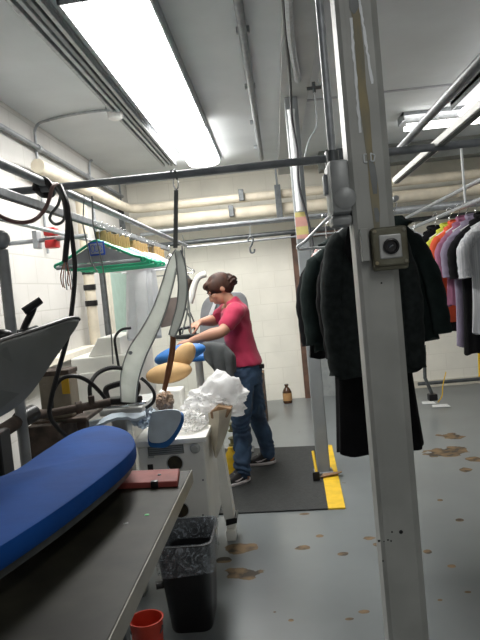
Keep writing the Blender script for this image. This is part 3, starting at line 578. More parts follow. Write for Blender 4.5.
# blue press buck
zb_ = 1.03
out = [(-90, 500), (0, 476), (40, 452), (72, 432), (92, 425), (108, 424), (124, 428), (133, 435), (135, 445), (124, 458), (104, 474), (80, 492), (50, 513), (0, 545), (-90, 600)]
pts = [PZ(x, y, zb_) for x, y in out]; pts = spline(pts, 4)
cen = sum(pts, V((0, 0, 0))) / len(pts)
t = thing('ironing_board', 'blue padded press board above the table in the left foreground', 'ironing board', (cen.x, cen.y, .9))
rs = []
for (s, dz) in ((.94, .0), (.985, -.004), (1.0, -.014), (1.0, -.038), (.97, -.048)):
    rs.append([V((cen.x + (p.x - cen.x) * s, cen.y + (p.y - cen.y) * s, zb_ + dz)) for p in pts])
MB().rings(rs).build('padded_cover', 'blue', t)
rs = [[V((cen.x + (p.x - cen.x) * .9, cen.y + (p.y - cen.y) * .9, zb_ + dz)) for p in pts] for dz in (-.048, -.07)]
MB().rings(rs).build('under_plate', 'darksteel', t, False)
q = PZ(100, 484, .9); MB().lathe((q.x - .0, q.y - .06, .90), [(.07, 0), (.07, .015), (.035, .03), (.03, .06), (.045, .075)]).build('pedestal', 'darksteel', t)
MB().bx((cen.x - .10, cen.y - .10, .90), (cen.x + .02, cen.y + .02, .965), .01).build('pedestal', 'darksteel', t)
# red sleeve bar + clamp
a, b = PZ(106, 490, .9), PZ(178, 487, .9); c_, d_ = PZ(180, 474, .9), PZ(112, 477, .9)
t = thing('red_bar', 'faded red metal bar lying at the far end of the work table', 'bar', ((a + c_) / 2)); MB().prism([a, b, c_, d_], (0, 0, .018), .003).build('bar_body', 'red', t, False)
for (px, py) in ((112, 482), (160, 481)): MB().lathe((*PZ(px, py, .9).xy, .917), [(.006, 0), (.005, .004), (.001, .005)], 10).build('bolt', 'darksteel', t)
q = PZ(155, 488, .9); tag(MB().bx((q.x - .011, q.y - .008, .9), (q.x + .011, q.y + .008, .922), .004).build('clamp_block', 'blackp'), 'small black clamp block beside the red bar on the table', 'clamp')
q = PZ(147, 515, .9); tag(MB().lathe((q.x, q.y, .9), [(.006, 0), (.006, .0015), (.001, .002)], 10).build('laser_spot', 'laser'), 'tiny green laser spot set as a coloured disc on the dark table', 'light spot')  # laser spot: its light is put in as a thin green disc
q = PZ(126, 524, .9); tag(MB().prism([(q.x - .006, q.y, .9), (q.x + .006, q.y - .003, .9), (q.x + .004, q.y + .006, .9)], (0, 0, .002)).build('paper_scrap', 'paper', smooth=False), 'tiny white paper scrap on the dark table', 'paper')

# ------------------------------------------------------------------ raised grey press head on the left
def hp(x, y): return P(x, y, 1.55 + .0052 * x)
hd = [(-70, 372), (0, 344), (40, 331), (66, 322), (76, 320.5), (79, 322.5), (72, 334), (58, 353), (38, 384), (22, 402), (0, 417), (-70, 445)]
pts = spline([hp(*p) for p in hd], 3); cen = sum(pts, V((0, 0, 0))) / len(pts)
nrm = V((-.15, .85, .5)).normalized()
t = thing('press_head', 'raised grey steel press head with a black handle at the left', 'press', cen)
MB().rings([[cen + (p - cen) * s + nrm * k for p in pts] for s, k in ((.985, -.003), (1, .003), (1, .012), (.98, .018))]).build('press_plate', 'headgrey', t)
rim = [hp(*p) for p in hd[:6]]; MB().tube(spline([p + nrm * .016 for p in rim], 4), .0055, 8).build('rim_strip', 'blackp', t)
ha, hb, hc = P(24, 331, 1.75), P(33, 312, 1.76), P(36, 304, 1.76)
MB().tube(spline([P(22, 334, 1.74), P(26, 324, 1.76), P(31, 314, 1.76), P(34, 306, 1.76)], 4), .010, 8).build('handle_arm', 'blackp', t)
MB().tube([P(24, 312, 1.75), P(41, 300, 1.77)], [(.020, .013), (.014, .011)], 10).build('handle_grip', 'blackp', t)
MB().tube([P(18, 333, 1.73), P(29, 331, 1.75), P(37, 328, 1.78)], .009, 8).build('hinge_bar', 'blackp', t); MB().ball(P(2, 336, 1.66), (.03, .03, .018), 10).build('hinge_knob', 'blackp', t)
MB().tube([cen + nrm * .09, P(-40, 380, 1.95), (-1.45, 1.9, .9)], .03, 12).build('lift_arm', 'darksteel', t)
# grey upright with a control head at the left edge
a = P(1, 250, 2.3); b = P(13, 335, 2.3)
t = thing('steam_column', 'grey upright steam column at the left edge behind the press head', 'column', (a.x, 2.3, 0))
MB().tube([(a.x + .005, 2.3, 0), (a.x + .005, 2.3, a.z)], .021).build('shaft', 'box', t); MB().ball(P(1, 240, 2.3), (.033, .03, .036), 14).build('control_head', 'box', t); MB().lathe((a.x + .005, 2.3, 0), [(.09, 0), (.09, .015), (.03, .03)]).build('base', 'box', t)

# ------------------------------------------------------------------ steam fittings: tin, stand, rusty pipes
t = thing('pipe_stand', 'rusty brown steel box stand behind the blue press board', 'stand', (-.95, 2.75, 0))
a = P(27, 426, 2.62); b = P(110, 420, 2.62)
MB().bx((a.x, 2.60, 0), (a.x + .14, 2.9, .955), .006).build('side_box', 'rust', t, False); b = P(84, 420, 2.62); MB().bx((a.x, 2.66, .945), (b.x, 2.92, .965), .006).build('top_shelf', 'rust', t, False); MB().bx((b.x - .06, 2.70, 0), (b.x - .02, 2.75, .945), .004).build('leg', 'rust', t, False)
a = P(44, 420, 2.7); z0 = .966; tp = P(58, 371, 2.7).z
t = thing('square_tin', 'dull brown square tin with a yellow label patch', 'tin', (a.x + .07, 2.72, z0))
MB().bx((a.x, 2.68, z0), (a.x + .135, 2.80, tp), .008).build('tin_body', 'canb', t, False); MB().bx((a.x - .003, 2.677, tp - .018), (a.x + .138, 2.803, tp + .004), .004).build('rim', 'rust', t, False)
l0 = P(61, 378, 2.678); l1 = P(76, 393, 2.678); MB().bx((l0.x, 2.675, l1.z), (a.x + .1352, 2.68, l0.z)).build('yellow_label', 'ylabel', t, False)
MB().bx((a.x + .02, 2.675, z0 + .02), (a.x + .05, 2.68, tp - .05)).build('pale_label', 'canb', t, False)
t = thing('rusty_pipe', 'thick rusty pipe with a black coupling running to the brown stand', 'pipe', P(20, 418, 2.3))
MB().tube(spline([P(-40, 446, 2.05), P(0, 432, 2.2), P(26, 417, 2.35), P(50, 413, 2.55), P(78, 408, 2.60), P(110, 402, 2.66)], 5), [.026] * 11 + [.024, .022, .02, .018, .017] + [.017] * 10, 12).build('pipe_run', 'rust', t)
MB().tube([P(20, 420, 2.31), P(33, 413, 2.40)], .034, 12).build('coupling', 'blackp', t); MB().tube([P(76, 408, 2.60), P(82, 407, 2.61)], .026, 12).build('coupling', 'rust', t); MB().tube([P(92, 405, 2.62), P(91, 396, 2.62)], .014, 10).build('valve_stem', 'rust', t)
q = P(2, 455, 2.15); tag(MB().bx((q.x - .05, 2.1, 0), (q.x + .02, 2.2, P(2, 430, 2.15).z), .01).build('press_column', 'blackp', smooth=False), 'black column of the press at the left edge behind the table', 'column')
cord('grey_hose', [P(22, 414, 2.45), P(19, 400, 2.45), P(22, 385, 2.45), P(32, 376, 2.5), P(42, 372, 2.6)], .008, 'slotgrey', None, 'short grey hose curving up under the press head to the tin', 'hose')
cord('black_hose', [P(52, 412, 2.6), P(52, 395, 2.6), P(60, 380, 2.6), P(74, 376, 2.6), P(88, 381, 2.65), P(100, 392, 2.7), P(108, 402, 2.75)], .009, 'black', None, 'black hose arching from the tin towards the iron', 'hose')
cord('black_hose', [P(91, 402, 2.8), P(90, 386, 2.8), P(97, 374, 2.85), P(110, 368, 2.9), P(124, 369, 2.95), P(130, 374, 3.0)], .010, 'black', None, 'black hose arching over the white cabinet towards the fabric loop', 'hose')
cord('black_hose', [P(119, 368, 3.3), P(116, 350, 3.3), P(115, 338, 3.3), P(121, 330, 3.3), P(131, 328, 3.3)], .007, 'black', None, 'thin black hose rising behind the fabric loop', 'hose')
cord('black_hose', [P(141, 378, 3.0), P(148, 384, 3.0), P(154, 393, 3.0), P(153, 402, 3.0), P(146, 408, 3.0)], .008, 'black', None, 'short black hose curling beside the tan cloth', 'hose')

# white cabinet behind
a = P(70, 356, 4.1); b = P(134, 350, 4.1)
t = thing('white_cabinet', 'plain white enamel cabinet by the left wall with a sloped top', 'cabinet', ((a.x + b.x) / 2, 4.3, 0))
MB().bx((a.x, 4.1, 0), (b.x, 4.7, a.z - .02), .01).build('cabinet_body', 'white', t, False)
x1, x2 = P(86, 350, 4.1).x, P(120, 350, 4.1).x
MB().prism([(x1, 4.12, a.z - .02), (x2, 4.12, a.z - .02), (x2, 4.12, P(118, 337, 4.12).z), (P(98, 338, 4.12).x, 4.12, P(98, 338, 4.12).z)], (0, .5, 0), .006).build('sloped_hood', 'white', t, False)
MB().bx((a.x + .05, 4.085, .15), (b.x - .05, 4.1, a.z - .12), .006).build('door', 'white', t, False)
t = thing('wall_shelf', 'narrow cream ledge fixed low on the left wall behind the press head', 'shelf', PX(45, 360, XL + .1))
p0 = PX(15, 371, XL + .1); p1 = PX(95, 344, XL + .1); MB().bx((XL, p0.y, p0.z - .05), (XL + .12, p1.y, p0.z), .004).build('ledge', 'cream', t, False)

# ================================================================== WHITE PRESSING MACHINE
t = thing('pressing_machine', 'white enamel utility pressing machine cabinet in the middle', 'machine', (-.55, 3.4, 0))
YM = 3.1; xa, xb = P(138, 455, YM).x, -.422; zt = .745
MB().bx((xa, YM, .22), (xb, 3.72, zt - .03), .008).build('cabinet_body', 'white', t, False)
MB().bx((xa - .02, YM - .02, zt - .03), (xb + .018, 3.78, zt), .006).build('top_tray', 'white', t, False)
p = P(147, 441, YM); p2 = P(184, 451, YM); MB().bx((p.x, YM - .004, p2.z - .01), (p2.x, YM + .002, p.z - .012)).build('vent_panel', 'slotgrey', t, False)
pn = t.children[-1]
for k in range(4): z = p2.z + .0 + k * .010; MB().bx((p.x + .006, YM - .008, z - .006), (p2.x - .006, YM - .003, z - .002)).build('slat', 'box', pn, False)
for (px, py) in ((175, 463), (181, 510)):
    q = P(px, py, YM); o = MB().lathe((q.x, YM - .0005, q.z), [(.041, 0), (.041, .002), (.036, .003), (.034, .0005), (.001, .0004)], 24, (0, -1, 0)); o.build('porthole', 'hole', t); MB().tube([(q.x + .04 * math.cos(k * math.pi / 12), YM - .003, q.z + .04 * math.sin(k * math.pi / 12)) for k in range(25)], .003, 6).build('porthole_rim', 'silver', t)
q = P(150.5, 467, YM); MB().bx((q.x - .014, YM - .004, q.z - .014), (q.x + .014, YM + .001, q.z + .014), .002).build('black_switch', 'blackp', t, False)
q = P(151, 457, YM); MB().bx((q.x - .016, YM - .003, q.z - .006), (q.x + .016, YM + .001, q.z + .006), .002).build('name_plate', 'silver', t, False)
q = P(195, 446, YM); MB().lathe((q.x, YM, q.z - .01), [(.026, 0), (.026, .006), (.018, .010), (.016, .022), (.001, .023)], 24, (0, -1, 0)).build('dial', 'silver', t)
for (px, py) in ((203, 480), (203, 515)): q = P(px, py, YM); MB().lathe((q.x, YM, q.z), [(.005, 0), (.004, .003), (.001, .004)], 8, (0, -1, 0)).build('screw', 'darksteel', t)
YL = 3.62
lp = [(213, 440), (221, 442), (236, 527), (227, 529), (218, 492), (213, 524), (207, 524), (208, 460)]
MB().prism([P(x, y, YL) for x, y in lp], (0, .12, 0), .004).build('splayed_leg', 'white', t, False)
MB().prism([P(226, 520, YL - .01), P(237, 518, YL - .01), P(237, 523, YL - .01), P(226, 526, YL - .01)], (0, .14, 0)).build('foot_band', 'blackp', t, False)
fz = P(230, 530, YL); MB().bx((fz.x - .025, YL, 0), (fz.x + .03, YL + .12, .06), .004).build('foot', 'white', t, False)
fz = P(211, 527, YL); MB().bx((fz.x - .015, YL, 0), (fz.x + .015, YL + .12, .08), .004).build('foot', 'white', t, False)
# rear column carrying the pads and a left support arm
a = P(158, 410, 3.6); b = P(187, 384, 3.6)
MB().bx((a.x + .02, 3.55, zt), (b.x - .03, 3.70, b.z - .02), .012).build('pad_column', 'white', t, False)
a = P(116, 470, 3.0); b = P(127, 425, 3.0); MB().bx((a.x, 3.0, 0), (b.x, 3.1, .905), .008).build('support_arm', 'box', t, False)
MB().bx((P(100, 425, 3.0).x, 3.0, .90), (P(143, 420, 3.0).x, 3.4, .932), .008).build('iron_rest', 'silver', t, False)

# pads
def pad(name, label, px, py, hx, hy, ang, Y, dep, m, thick=None, cat='pad'):
    c = P(px, py, Y); s = Y / F; rot = M4.Rotation(R(ang), 3, 'Y')
    o = MB().ball(c, (hx * s, dep, hy * s), 28, rot)
    o.warp(lambda v: v + V((0, 0, .006 * noise.noise(v * 9)))); ob = o.build(name, m); return tag(ob, label, cat)
pad('blue_pad', 'blue padded sleeve board under the tan pads', 180, 354, 27, 9, -9, 4.05, .10, 'blue2')
pad('tan_pad', 'lower tan padded press form pointing left', 169, 373, 24, 10.5, -6, 3.78, .09, 'tan')
pad('tan_pad', 'upper tan padded press form tilted steeply over the blue pad', 183.5, 357, 16.5, 10, -50, 3.84, .07, 'tan')
# grey round padded panel behind woman
Yp = 5.6; A = [(200, 360), (200, 322), (202, 306), (207, 298), (215, 295), (236, 292), (243, 294), (247, 300), (249, 315), (252, 356)]
pts = spline([P(x, y, Yp) for x, y in A], 4)
t = thing('padded_panel', 'grey rounded padded form standing behind the woman', 'pad', (sum((p.x for p in pts)) / len(pts), Yp, 0))
cen = sum(pts, V((0, 0, 0))) / len(pts)
MB().rings([[cen + (p - cen) * s + V((0, k, 0)) for p in pts] for s, k in ((.86, -.05), (.97, -.04), (1, 0), (.97, .05))]).build('pad_body', 'grypad', t)
MB().bx((cen.x - .03, Yp - .02, 0), (cen.x + .03, Yp + .02, cen.z), .01).build('stand', 'box', t, False); MB().bx((cen.x - .14, Yp - .1, 0), (cen.x + .14, Yp + .1, .03), .01).build('base', 'darksteel', t, False)
MB().prism([P(214, 301, Yp - .07), P(217, 301, Yp - .07), P(213, 314, Yp - .07), P(208, 316, Yp - .07)], (0, .01, 0)).build('white_flap', 'fwhite', t, False)
# work board and charcoal trousers on it
a = P(186, 350, 4.75); b = P(236, 350, 4.75); zt2 = P(210, 349, 4.75).z
t = thing('ironing_table', 'narrow ironing board the woman works on', 'ironing board', ((a.x + b.x) / 2, 4.75, 0))
MB().bx((a.x + .02, 4.50, zt2 - .06), (P(219, 350, 4.75).x, 4.92, zt2 - .015), .018).build('board', 'blue2', t); MB().tube([((a.x + b.x) / 2 - .10, 4.75, .012), ((a.x + b.x) / 2 - .10, 4.75, zt2 - .05)], .03).build('pedestal', 'white', t); MB().bx((a.x + .02, 4.62, .012), (b.x - .27, 4.88, .035), .01).build('base', 'white', t, False)
tr = MB(); cs = [(203, 346, 4.62, .05), (212, 345, 4.60, .10), (222, 349, 4.58, .12), (229, 360, 4.56, .12), (233, 374, 4.56, .12), (235, 392, 4.56, .10)]
rs = []
for i, (px, py, Y, hw_) in enumerate(cs):
    c = P(px, py, Y); rs.append([c + V((.0, -.0, 0)) + V(((-.02 if i > 2 else 0), .02, 0)) + V((math.cos(a_) * (.055 + .018 * i if i > 2 else .05), math.sin(a_) * hw_, math.sin(a_ * 2 + i) * .006 + (math.cos(a_) * .0 if i > 2 else .012 * math.sin(5 * a_)))) for a_ in [2 * math.pi * k / 24 for k in range(24)]])
tr = None
g = MB(); N = 20; grid = []
for i in range(24):
    s = i / 23; px = 203 + 30 * min(1, s * 1.5) + 3 * max(0, s - .6); py = 344 + 4 * s + 46 * max(0, (s - .42)) ** 1.15
    row = []
    for j in range(N):
        q_ = j / (N - 1); Y = 4.44 + .26 * max(0, q_ - .4) / .6; p = P(px - 6 * (0 if s < .42 else (1 - q_) * .9) * min(1, (s - .42) * 3 if s > .42 else 0), py, Y); p.z -= max(0, .4 - q_) * .62 * min(1, s * 2 + .4); p.y -= .02 * max(0, .4 - q_); p.z += .012 * noise.noise(V((s * 5, q_ * 6, 2))); p.y -= .022 * math.sin(s * 22 + 3 * q_) * max(0, .45 - q_) / .45 ; p.x += .015 * noise.noise(V((q_ * 7, s * 2, 5))); row.append(p)
    grid.append(row)
V_ = [[g.b.verts.new(p) for p in row] for row in grid]
for i in range(23):
    for j in range(N - 1): g.face((V_[i][j], V_[i + 1][j], V_[i + 1][j + 1], V_[i][j + 1]))
tag(g.build('grey_trousers', 'trous', mods=[('SOLIDIFY', dict(thickness=.018, offset=1)), ('SUBSURF', dict(levels=1)), ('SMOOTH', dict(iterations=4, factor=.5))]), 'charcoal trousers draped over the ironing board before the woman', 'clothing')

# ------------------------------------------------------------------ white fabric loop under the strap
def cen_strip(L): return [P(x, y, Y) for x, y, w, Y in L], [w * Y / F for x, y, w, Y in L]
def dense(L, n=6):
    out = []
    for i in range(len(L) - 1):
        a0, b0, c0_, d0 = L[max(i - 1, 0)], L[i], L[i + 1], L[min(i + 2, len(L) - 1)]
        for k in range(n):
            t_ = k / n; out.append(tuple(.5 * (2 * q1 + (q2 - q0) * t_ + (2 * q0 - 5 * q1 + 4 * q2 - q3) * t_ ** 2 + (3 * q1 - q0 - 3 * q2 + q3) * t_ ** 3) for q0, q1, q2, q3 in zip(a0, b0, c0_, d0)))
    out.append(L[-1]); return out
La = dense([(178, 251, 2.5, 2.62), (173, 264, 4.5, 2.66), (167.5, 285, 5.5, 2.7), (159, 311, 6.5, 2.76), (148, 334, 8, 2.82), (138, 352, 9.5, 2.88), (131, 372, 9.5, 2.94), (129, 388, 8.5, 2.98), (129, 402, 7.5, 3.0)])
Lb = dense([(178, 251, 2.5, 2.62), (181, 264, 4, 2.62), (183, 285, 4.2, 2.62), (181.5, 305, 4.2, 2.62), (177, 322, 4, 2.62), (172, 336, 3, 2.62)])
t = thing('fabric_sling', 'white padded fabric loop with grey edges hanging from the strap', 'sling', P(178, 251, 2.62))
for L in (La, Lb):
    c_, w_ = cen_strip(L); MB().strip(c_, w_, .012).build('padded_band', 'sling', t)
    bnd = t.children[-1]
    for sg in (-1, 1):
        ed = []
        for i, p in enumerate(c_):
            tt = (c_[min(i + 1, len(c_) - 1)] - c_[max(i - 1, 0)]).normalized(); sd = tt.cross(V((0, 1, 0))).normalized(); ed.append(p + sd * w_[i] * sg + V((0, -.004, 0)))
        MB().tube(ed, .0042, 6).build('edge_piping', 'slinge', bnd)
q = P(130, 353, 2.86); MB().lathe((q.x, 2.868, q.z), [(.009, 0), (.009, .003), (.004, .004)], 14, (0, -1, 0)).build('eyelet', 'galv', t)
t = thing('wooden_tongs', 'pair of brown wooden rods below the narrow end of the fabric loop', 'tongs', P(168, 360, 2.62))
MB().tube(spline([P(172, 334, 2.62), P(171, 350, 2.62), P(167, 372, 2.62), P(163.5, 390, 2.62)], 4), [.007] * 13, 8).build('rod', 'copper', t); MB().tube(spline([P(174.5, 334, 2.64), P(174, 350, 2.64), P(169.5, 374, 2.64), P(165, 391, 2.64)], 4), .006, 8).build('rod', 'copper', t)
# brown cloth behind
g = MB().rings([[P(x, y, 4.4) for x, y in ((162, 299), (178, 297), (179, 318), (170, 326), (160, 328))], [P(x, y, 4.44) for x, y in ((162, 299), (178, 297), (179, 318), (170, 326), (160, 328))]])
g = g.build('brown_bag', mat('taupe_cloth', (.20, .16, .14), .9), smooth=False); tag(g, 'taupe cloth bag seen through the white fabric loop', 'bag')
# spray gun with its hose and white swan-neck arm
t = thing('spray_gun', 'brass spray gun hanging on cords beside the woman', 'spray gun', P(189, 284, 4.4))
MB().tube(spline([P(186, 290, 4.4), P(188, 284, 4.4), P(190, 279, 4.4)], 4), .02, 10).build('gun_body', 'rust', t); MB().tube([P(190, 280, 4.4), P(187, 276, 4.4)], .011).build('nozzle', 'darksteel', t)
MB().tube(spline([P(188, 290, 4.4), P(188, 305, 4.4), P(186, 318, 4.4), P(182, 334, 4.4)], 5), .006, 8).build('cord', 'slotgrey', t); MB().tube(spline([P(187, 292, 4.4), P(189, 305, 4.4), P(190, 320, 4.4), P(191, 335, 4.4)], 5), .006, 8).build('cord', 'slotgrey', t)
MB().tube([P(186, 275, 4.4), P(184, 245, 4.4), (P(183, 240, 4.4).x, 4.4, 1.852)], .003, 6).build('cord', 'slotgrey', t)
cord('swan_neck_arm', [P(190, 303, 4.6), P(192, 296, 4.6), P(195, 284, 4.6), P(199, 277, 4.6), P(206, 274, 4.6)], .022, 'white', None, 'white curved swan neck arm behind the spray gun', 'arm', 10)
# small pad with pale cover
Ys = 2.95; fr_ = spline([P(x, y, Ys) for x, y in ((152, 412), (166, 410), (179, 411), (180.5, 420), (174, 433), (166, 441), (156, 443), (149, 440), (149, 424), (152, 412))], 4)[:-1]
bk = spline([P(x, y, Ys + .03) for x, y in ((153, 414), (167, 412), (181, 413), (183.5, 422), (177, 436), (168, 446), (157, 447), (149, 444), (149, 426), (153, 414))], 4)[:-1]
cen = sum(fr_, V((0, 0, 0))) / len(fr_)
t = thing('small_press_pad', 'small pressing pad with pale cover and bright blue edge', 'pad', cen)
MB().rings([[cen + (p - cen) * .95 for p in fr_], fr_, [p + V((0, .012, 0)) for p in fr_]]).build('pale_cover', 'paleblue', t); MB().rings([[p + V((0, -.012, 0)) for p in bk], [p + V((0, .02, 0)) for p in bk]]).build('blue_backing', 'blue2', t)
MB().tube([P(164, 428, 3.0), P(162, 440, 3.1)], .02).build('bracket', 'darksteel', t)

# electric iron
c = P(120, 405, 2.98); z0 = .934
t = thing('electric_iron', 'black electric steam iron resting on the machine beside the hoses', 'iron', (c.x, 3.05, z0))
xi = c.x
MB().prism([(xi - .10, 3.02, z0), (xi - .10, 3.11, z0), (xi + .03, 3.12, z0), (xi + .11, 3.065, z0), (xi + .03, 3.01, z0)], (0, 0, .014), .003).build('sole_plate', 'chrome', t, False)
MB().prism([(xi - .095, 3.025, z0 + .014), (xi - .095, 3.105, z0 + .014), (xi + .03, 3.11, z0 + .014), (xi + .095, 3.065, z0 + .014), (xi + .03, 3.02, z0 + .014)], (0, 0, .03), .008).build('iron_body', 'blackp', t)
MB().tube(spline([(xi - .08, 3.065, z0 + .04), (xi - .085, 3.065, z0 + .08), (xi - .06, 3.065, z0 + .10), (xi + .05, 3.065, z0 + .115), (xi + .075, 3.065, z0 + .09), (xi + .06, 3.065, z0 + .045)], 5), .015, 10).build('handle', 'blackp', t)
# clutter cloths on the machine
def crumple(name, label, cat, px, py, Y, hx, hy, dep, m, seed, ridge=.35, zmin=None, spikes=(), sub=5):
    b = MB(); bmesh.ops.create_icosphere(b.b, subdivisions=sub, radius=1); c = P(px, py, Y); s = Y / F; of = V((seed * 3.1, seed * 1.7, seed))
    for v in b.b.verts:
        n = v.co.normalized(); f = 1.0
        for fr__, am in ((1.5, ridge), (3.0, ridge * .9), (6, ridge * .5), (12, ridge * .22)): f += am * (.5 - abs(noise.noise(n * fr__ + of)) * 1.9)
        for (sx, sz, am, pw) in spikes:
            dd = n.dot(V((sx, -.15, sz)).normalized()); f += am * max(0, dd) ** pw
        v.co = c + V((n.x * hx * s * f, n.y * dep * f, n.z * hy * s * f))
        if zmin is not None and v.co.z < zmin: v.co.z = zmin + .004 * noise.noise(n * 5)
    o = b.build(name, m); o.data.set_sharp_from_angle(angle=R(50)); return tag(o, label, cat)
crumple('plastic_bag', 'crumpled white plastic bag lying on top of the white machine', 'bag', 213, 402, 3.50, 25, 16, .13, 'bagw', 2, .20, .748, ((.25, 1, .95, 9), (1, .85, .40, 18), (1, .25, .35, 18), (.9, -.55, .45, 14), (-1, -.7, .4, 6), (-.4, .55, .2, 14)), 5)
crumple('clear_bag', 'clear plastic wrap bunched on the left of the white bag', 'bag', 190, 421, 3.3, 14, 9, .12, 'bagc', 5, .35, .748)
crumple('tan_cloth', 'crumpled tan cloth under the brown rods', 'cloth', 165, 402, 3.05, 8, 10, .05, mat('tan_cloth', (.52, .38, .28), .9), 7, .25, .80)
crumple('pale_cloth', 'pale blue rag heaped beside the iron', 'cloth', 143, 414, 3.2, 11, 12, .09, 'paleblue', 9, .30, .78)
g = MB(); N = 14; rows = []
for i in range(N):
    s = i / (N - 1); row = []
    for j in range(6): q_ = j / 5; p = P(84 + 62 * s, 428 - 11 * s - 5 * q_ + 2 * math.sin(s * 9), 2.80 + .10 * q_); p.z = max(p.z, .80) + .008 * noise.noise(V((s * 8, q_ * 4, 1))); row.append(p)
    rows.append(row)
V_ = [[g.b.verts.new(p) for p in row] for row in rows]
for i in range(N - 1):
    for j in range(5): g.face((V_[i][j], V_[i + 1][j], V_[i + 1][j + 1], V_[i][j + 1]))
tag(g.build('blue_towel', 'paleblue', mods=[('SOLIDIFY', dict(thickness=.012, offset=1))]), 'long pale blue cloth strip behind the blue press board', 'cloth')
# pouch of clear plastic with brown carton on machine side
t = thing('hanging_pouch', 'clear plastic pouch with a brown top hanging on the right of the machine', 'pouch', P(220, 420, 3.38))
pr = [((206, 413), (232, 408)), ((207, 420), (231, 417)), ((208, 432), (228, 430)), ((210, 446), (223, 444)), ((213, 458), (217, 457))]
MB().rings([[P(a_[0] + 2, a_[1], 3.34), P((a_[0] + b_[0]) / 2, (a_[1] + b_[1]) / 2, 3.30), P(b_[0], b_[1], 3.34), P(b_[0], b_[1], 3.44), P(a_[0] + 4, a_[1], 3.44)] for a_, b_ in pr]).build('pouch_body', mat('pouch_film', (.74, .68, .56), .35, thru=.3, alpha=.9, bump=.3, bscale=30), t)
MB().prism([P(210, 412, 3.325), P(218, 406, 3.32), P(232, 409, 3.325), P(227, 418, 3.32), P(211, 419, 3.32)], (0, .1, 0), .006).build('carton', 'brownb', t, False)

# jug and round lids behind leg
a = PZ(233, 475, 0); jy = a.y
t = thing('yellow_jug', 'yellow plastic jug on the floor behind the machine leg', 'jug', (a.x, jy, 0))
zz = P(233, 447, jy).z; MB().lathe((a.x, jy, 0), [(.046, 0), (.05, .02), (.05, zz - .09), (.042, zz - .05), (.022, zz - .02), (.022, zz)]).build('jug_body', 'yellow', t); MB().tube(spline([(a.x + .02, jy, zz - .01), (a.x + .06, jy, zz - .02), (a.x + .07, jy, zz - .07), (a.x + .055, jy, zz - .12)], 4), .009).build('handle', 'yellow', t)
for k, (px, py, rr) in enumerate(((234, 427, .05), (234, 441, .045))):
    q = P(px, py, 5.0); t = thing('olive_spool', ('upper', 'lower')[k] + ' olive plastic spool behind the white machine', 'spool', q)
    MB().lathe((q.x, 5.0, q.z - .03), [(rr, 0), (rr, .01), (rr * .7, .014), (rr * .7, .046), (rr, .05), (rr, .06), (.012, .06), (.012, 0)], 20).build('spool_body', 'olive', t)
MBs = MB().bx((P(236, 420, 5.0).x - .16, 4.93, 0), (P(238, 420, 5.0).x - .0, 5.07, P(234, 441, 5.0).z - .032), .01)
tag(MBs.build('grey_locker', 'box', smooth=False), 'low grey box behind the machine under the olive spools', 'box')

# ================================================================== WASTE BIN AND BUCKET
c = PZ(192, 632, 0); cx, cy = c.x, c.y + .12
t = thing('waste_bin', 'black tapered plastic waste bin beside the work table', 'bin', (cx, cy, 0))
def rr_ring(hx, hy, rad, z, n=6, jit=0.0, sd=0):
    out = []; rnd = random.Random(sd)
    for q_, (sx, sy) in enumerate(((1, 1), (-1, 1), (-1, -1), (1, -1))):
        for k in range(n + 1):
            a_ = (q_ + k / n) * math.pi / 2; out.append(V((cx + sx * (hx - rad) + rad * math.cos(a_), cy + sy * (hy - rad) + rad * math.sin(a_), z)))
    return out
H = .395
MB().rings([rr_ring(.085, .125, .04, 0), rr_ring(.09, .13, .045, .01), rr_ring(.118, .165, .05, H - .02), rr_ring(.127, .174, .05, H), rr_ring(.118, .165, .05, H), rr_ring(.112, .158, .05, H - .03), rr_ring(.088, .125, .04, .02)]).build('bin_body', 'can', t)
b = MB(); rs = []
for (ex, z) in ((-.018, H - .09), (-.012, H - .05), (-.006, H - .01), (.004, H + .006), (.009, H - .01), (.007, H - .06), (.006, H - .13)):
    rs.append(rr_ring(.118 + ex, .165 + ex, .05, z))
b.rings(rs, cap=False)
for v in b.b.verts:
    n_ = noise.noise(v.co * 22); n2 = noise.noise(V((v.co.x * 40, v.co.y * 40, 3))); v.co += V((v.co.x - cx, v.co.y - cy, 0)).normalized() * (.006 * n_ + .004 * n2)
    if v.co.z < H - .10 and (abs(v.co.x - cx) > .118 or abs(v.co.y - cy) > .165): v.co.z += .03 * n2
lin = b.build('bin_liner', 'liner'); tag(lin, 'clear plastic liner bag folded over the rim of the waste bin', 'bin liner')
q = PZ(146, 618, .22); t = thing('red_bucket', 'small red plastic bucket on the floor under the table edge', 'bucket', (q.x, q.y, 0))
MB().lathe((q.x, q.y, 0), [(.045, 0), (.05, .005), (.064, .215), (.068, .22), (.062, .22), (.058, .2), (.045, .01), (.001, .01)], 24).build('bucket_body', 'bucketred', t)
MB().tube([(q.x + .066 * math.cos(a_ * .2618), q.y - .02 - .01 * math.sin(a_ * .2618), .20 - .05 * math.sin(a_ * .2618)) for a_ in range(13)], .003, 6).build('handle', 'darksteel', t)

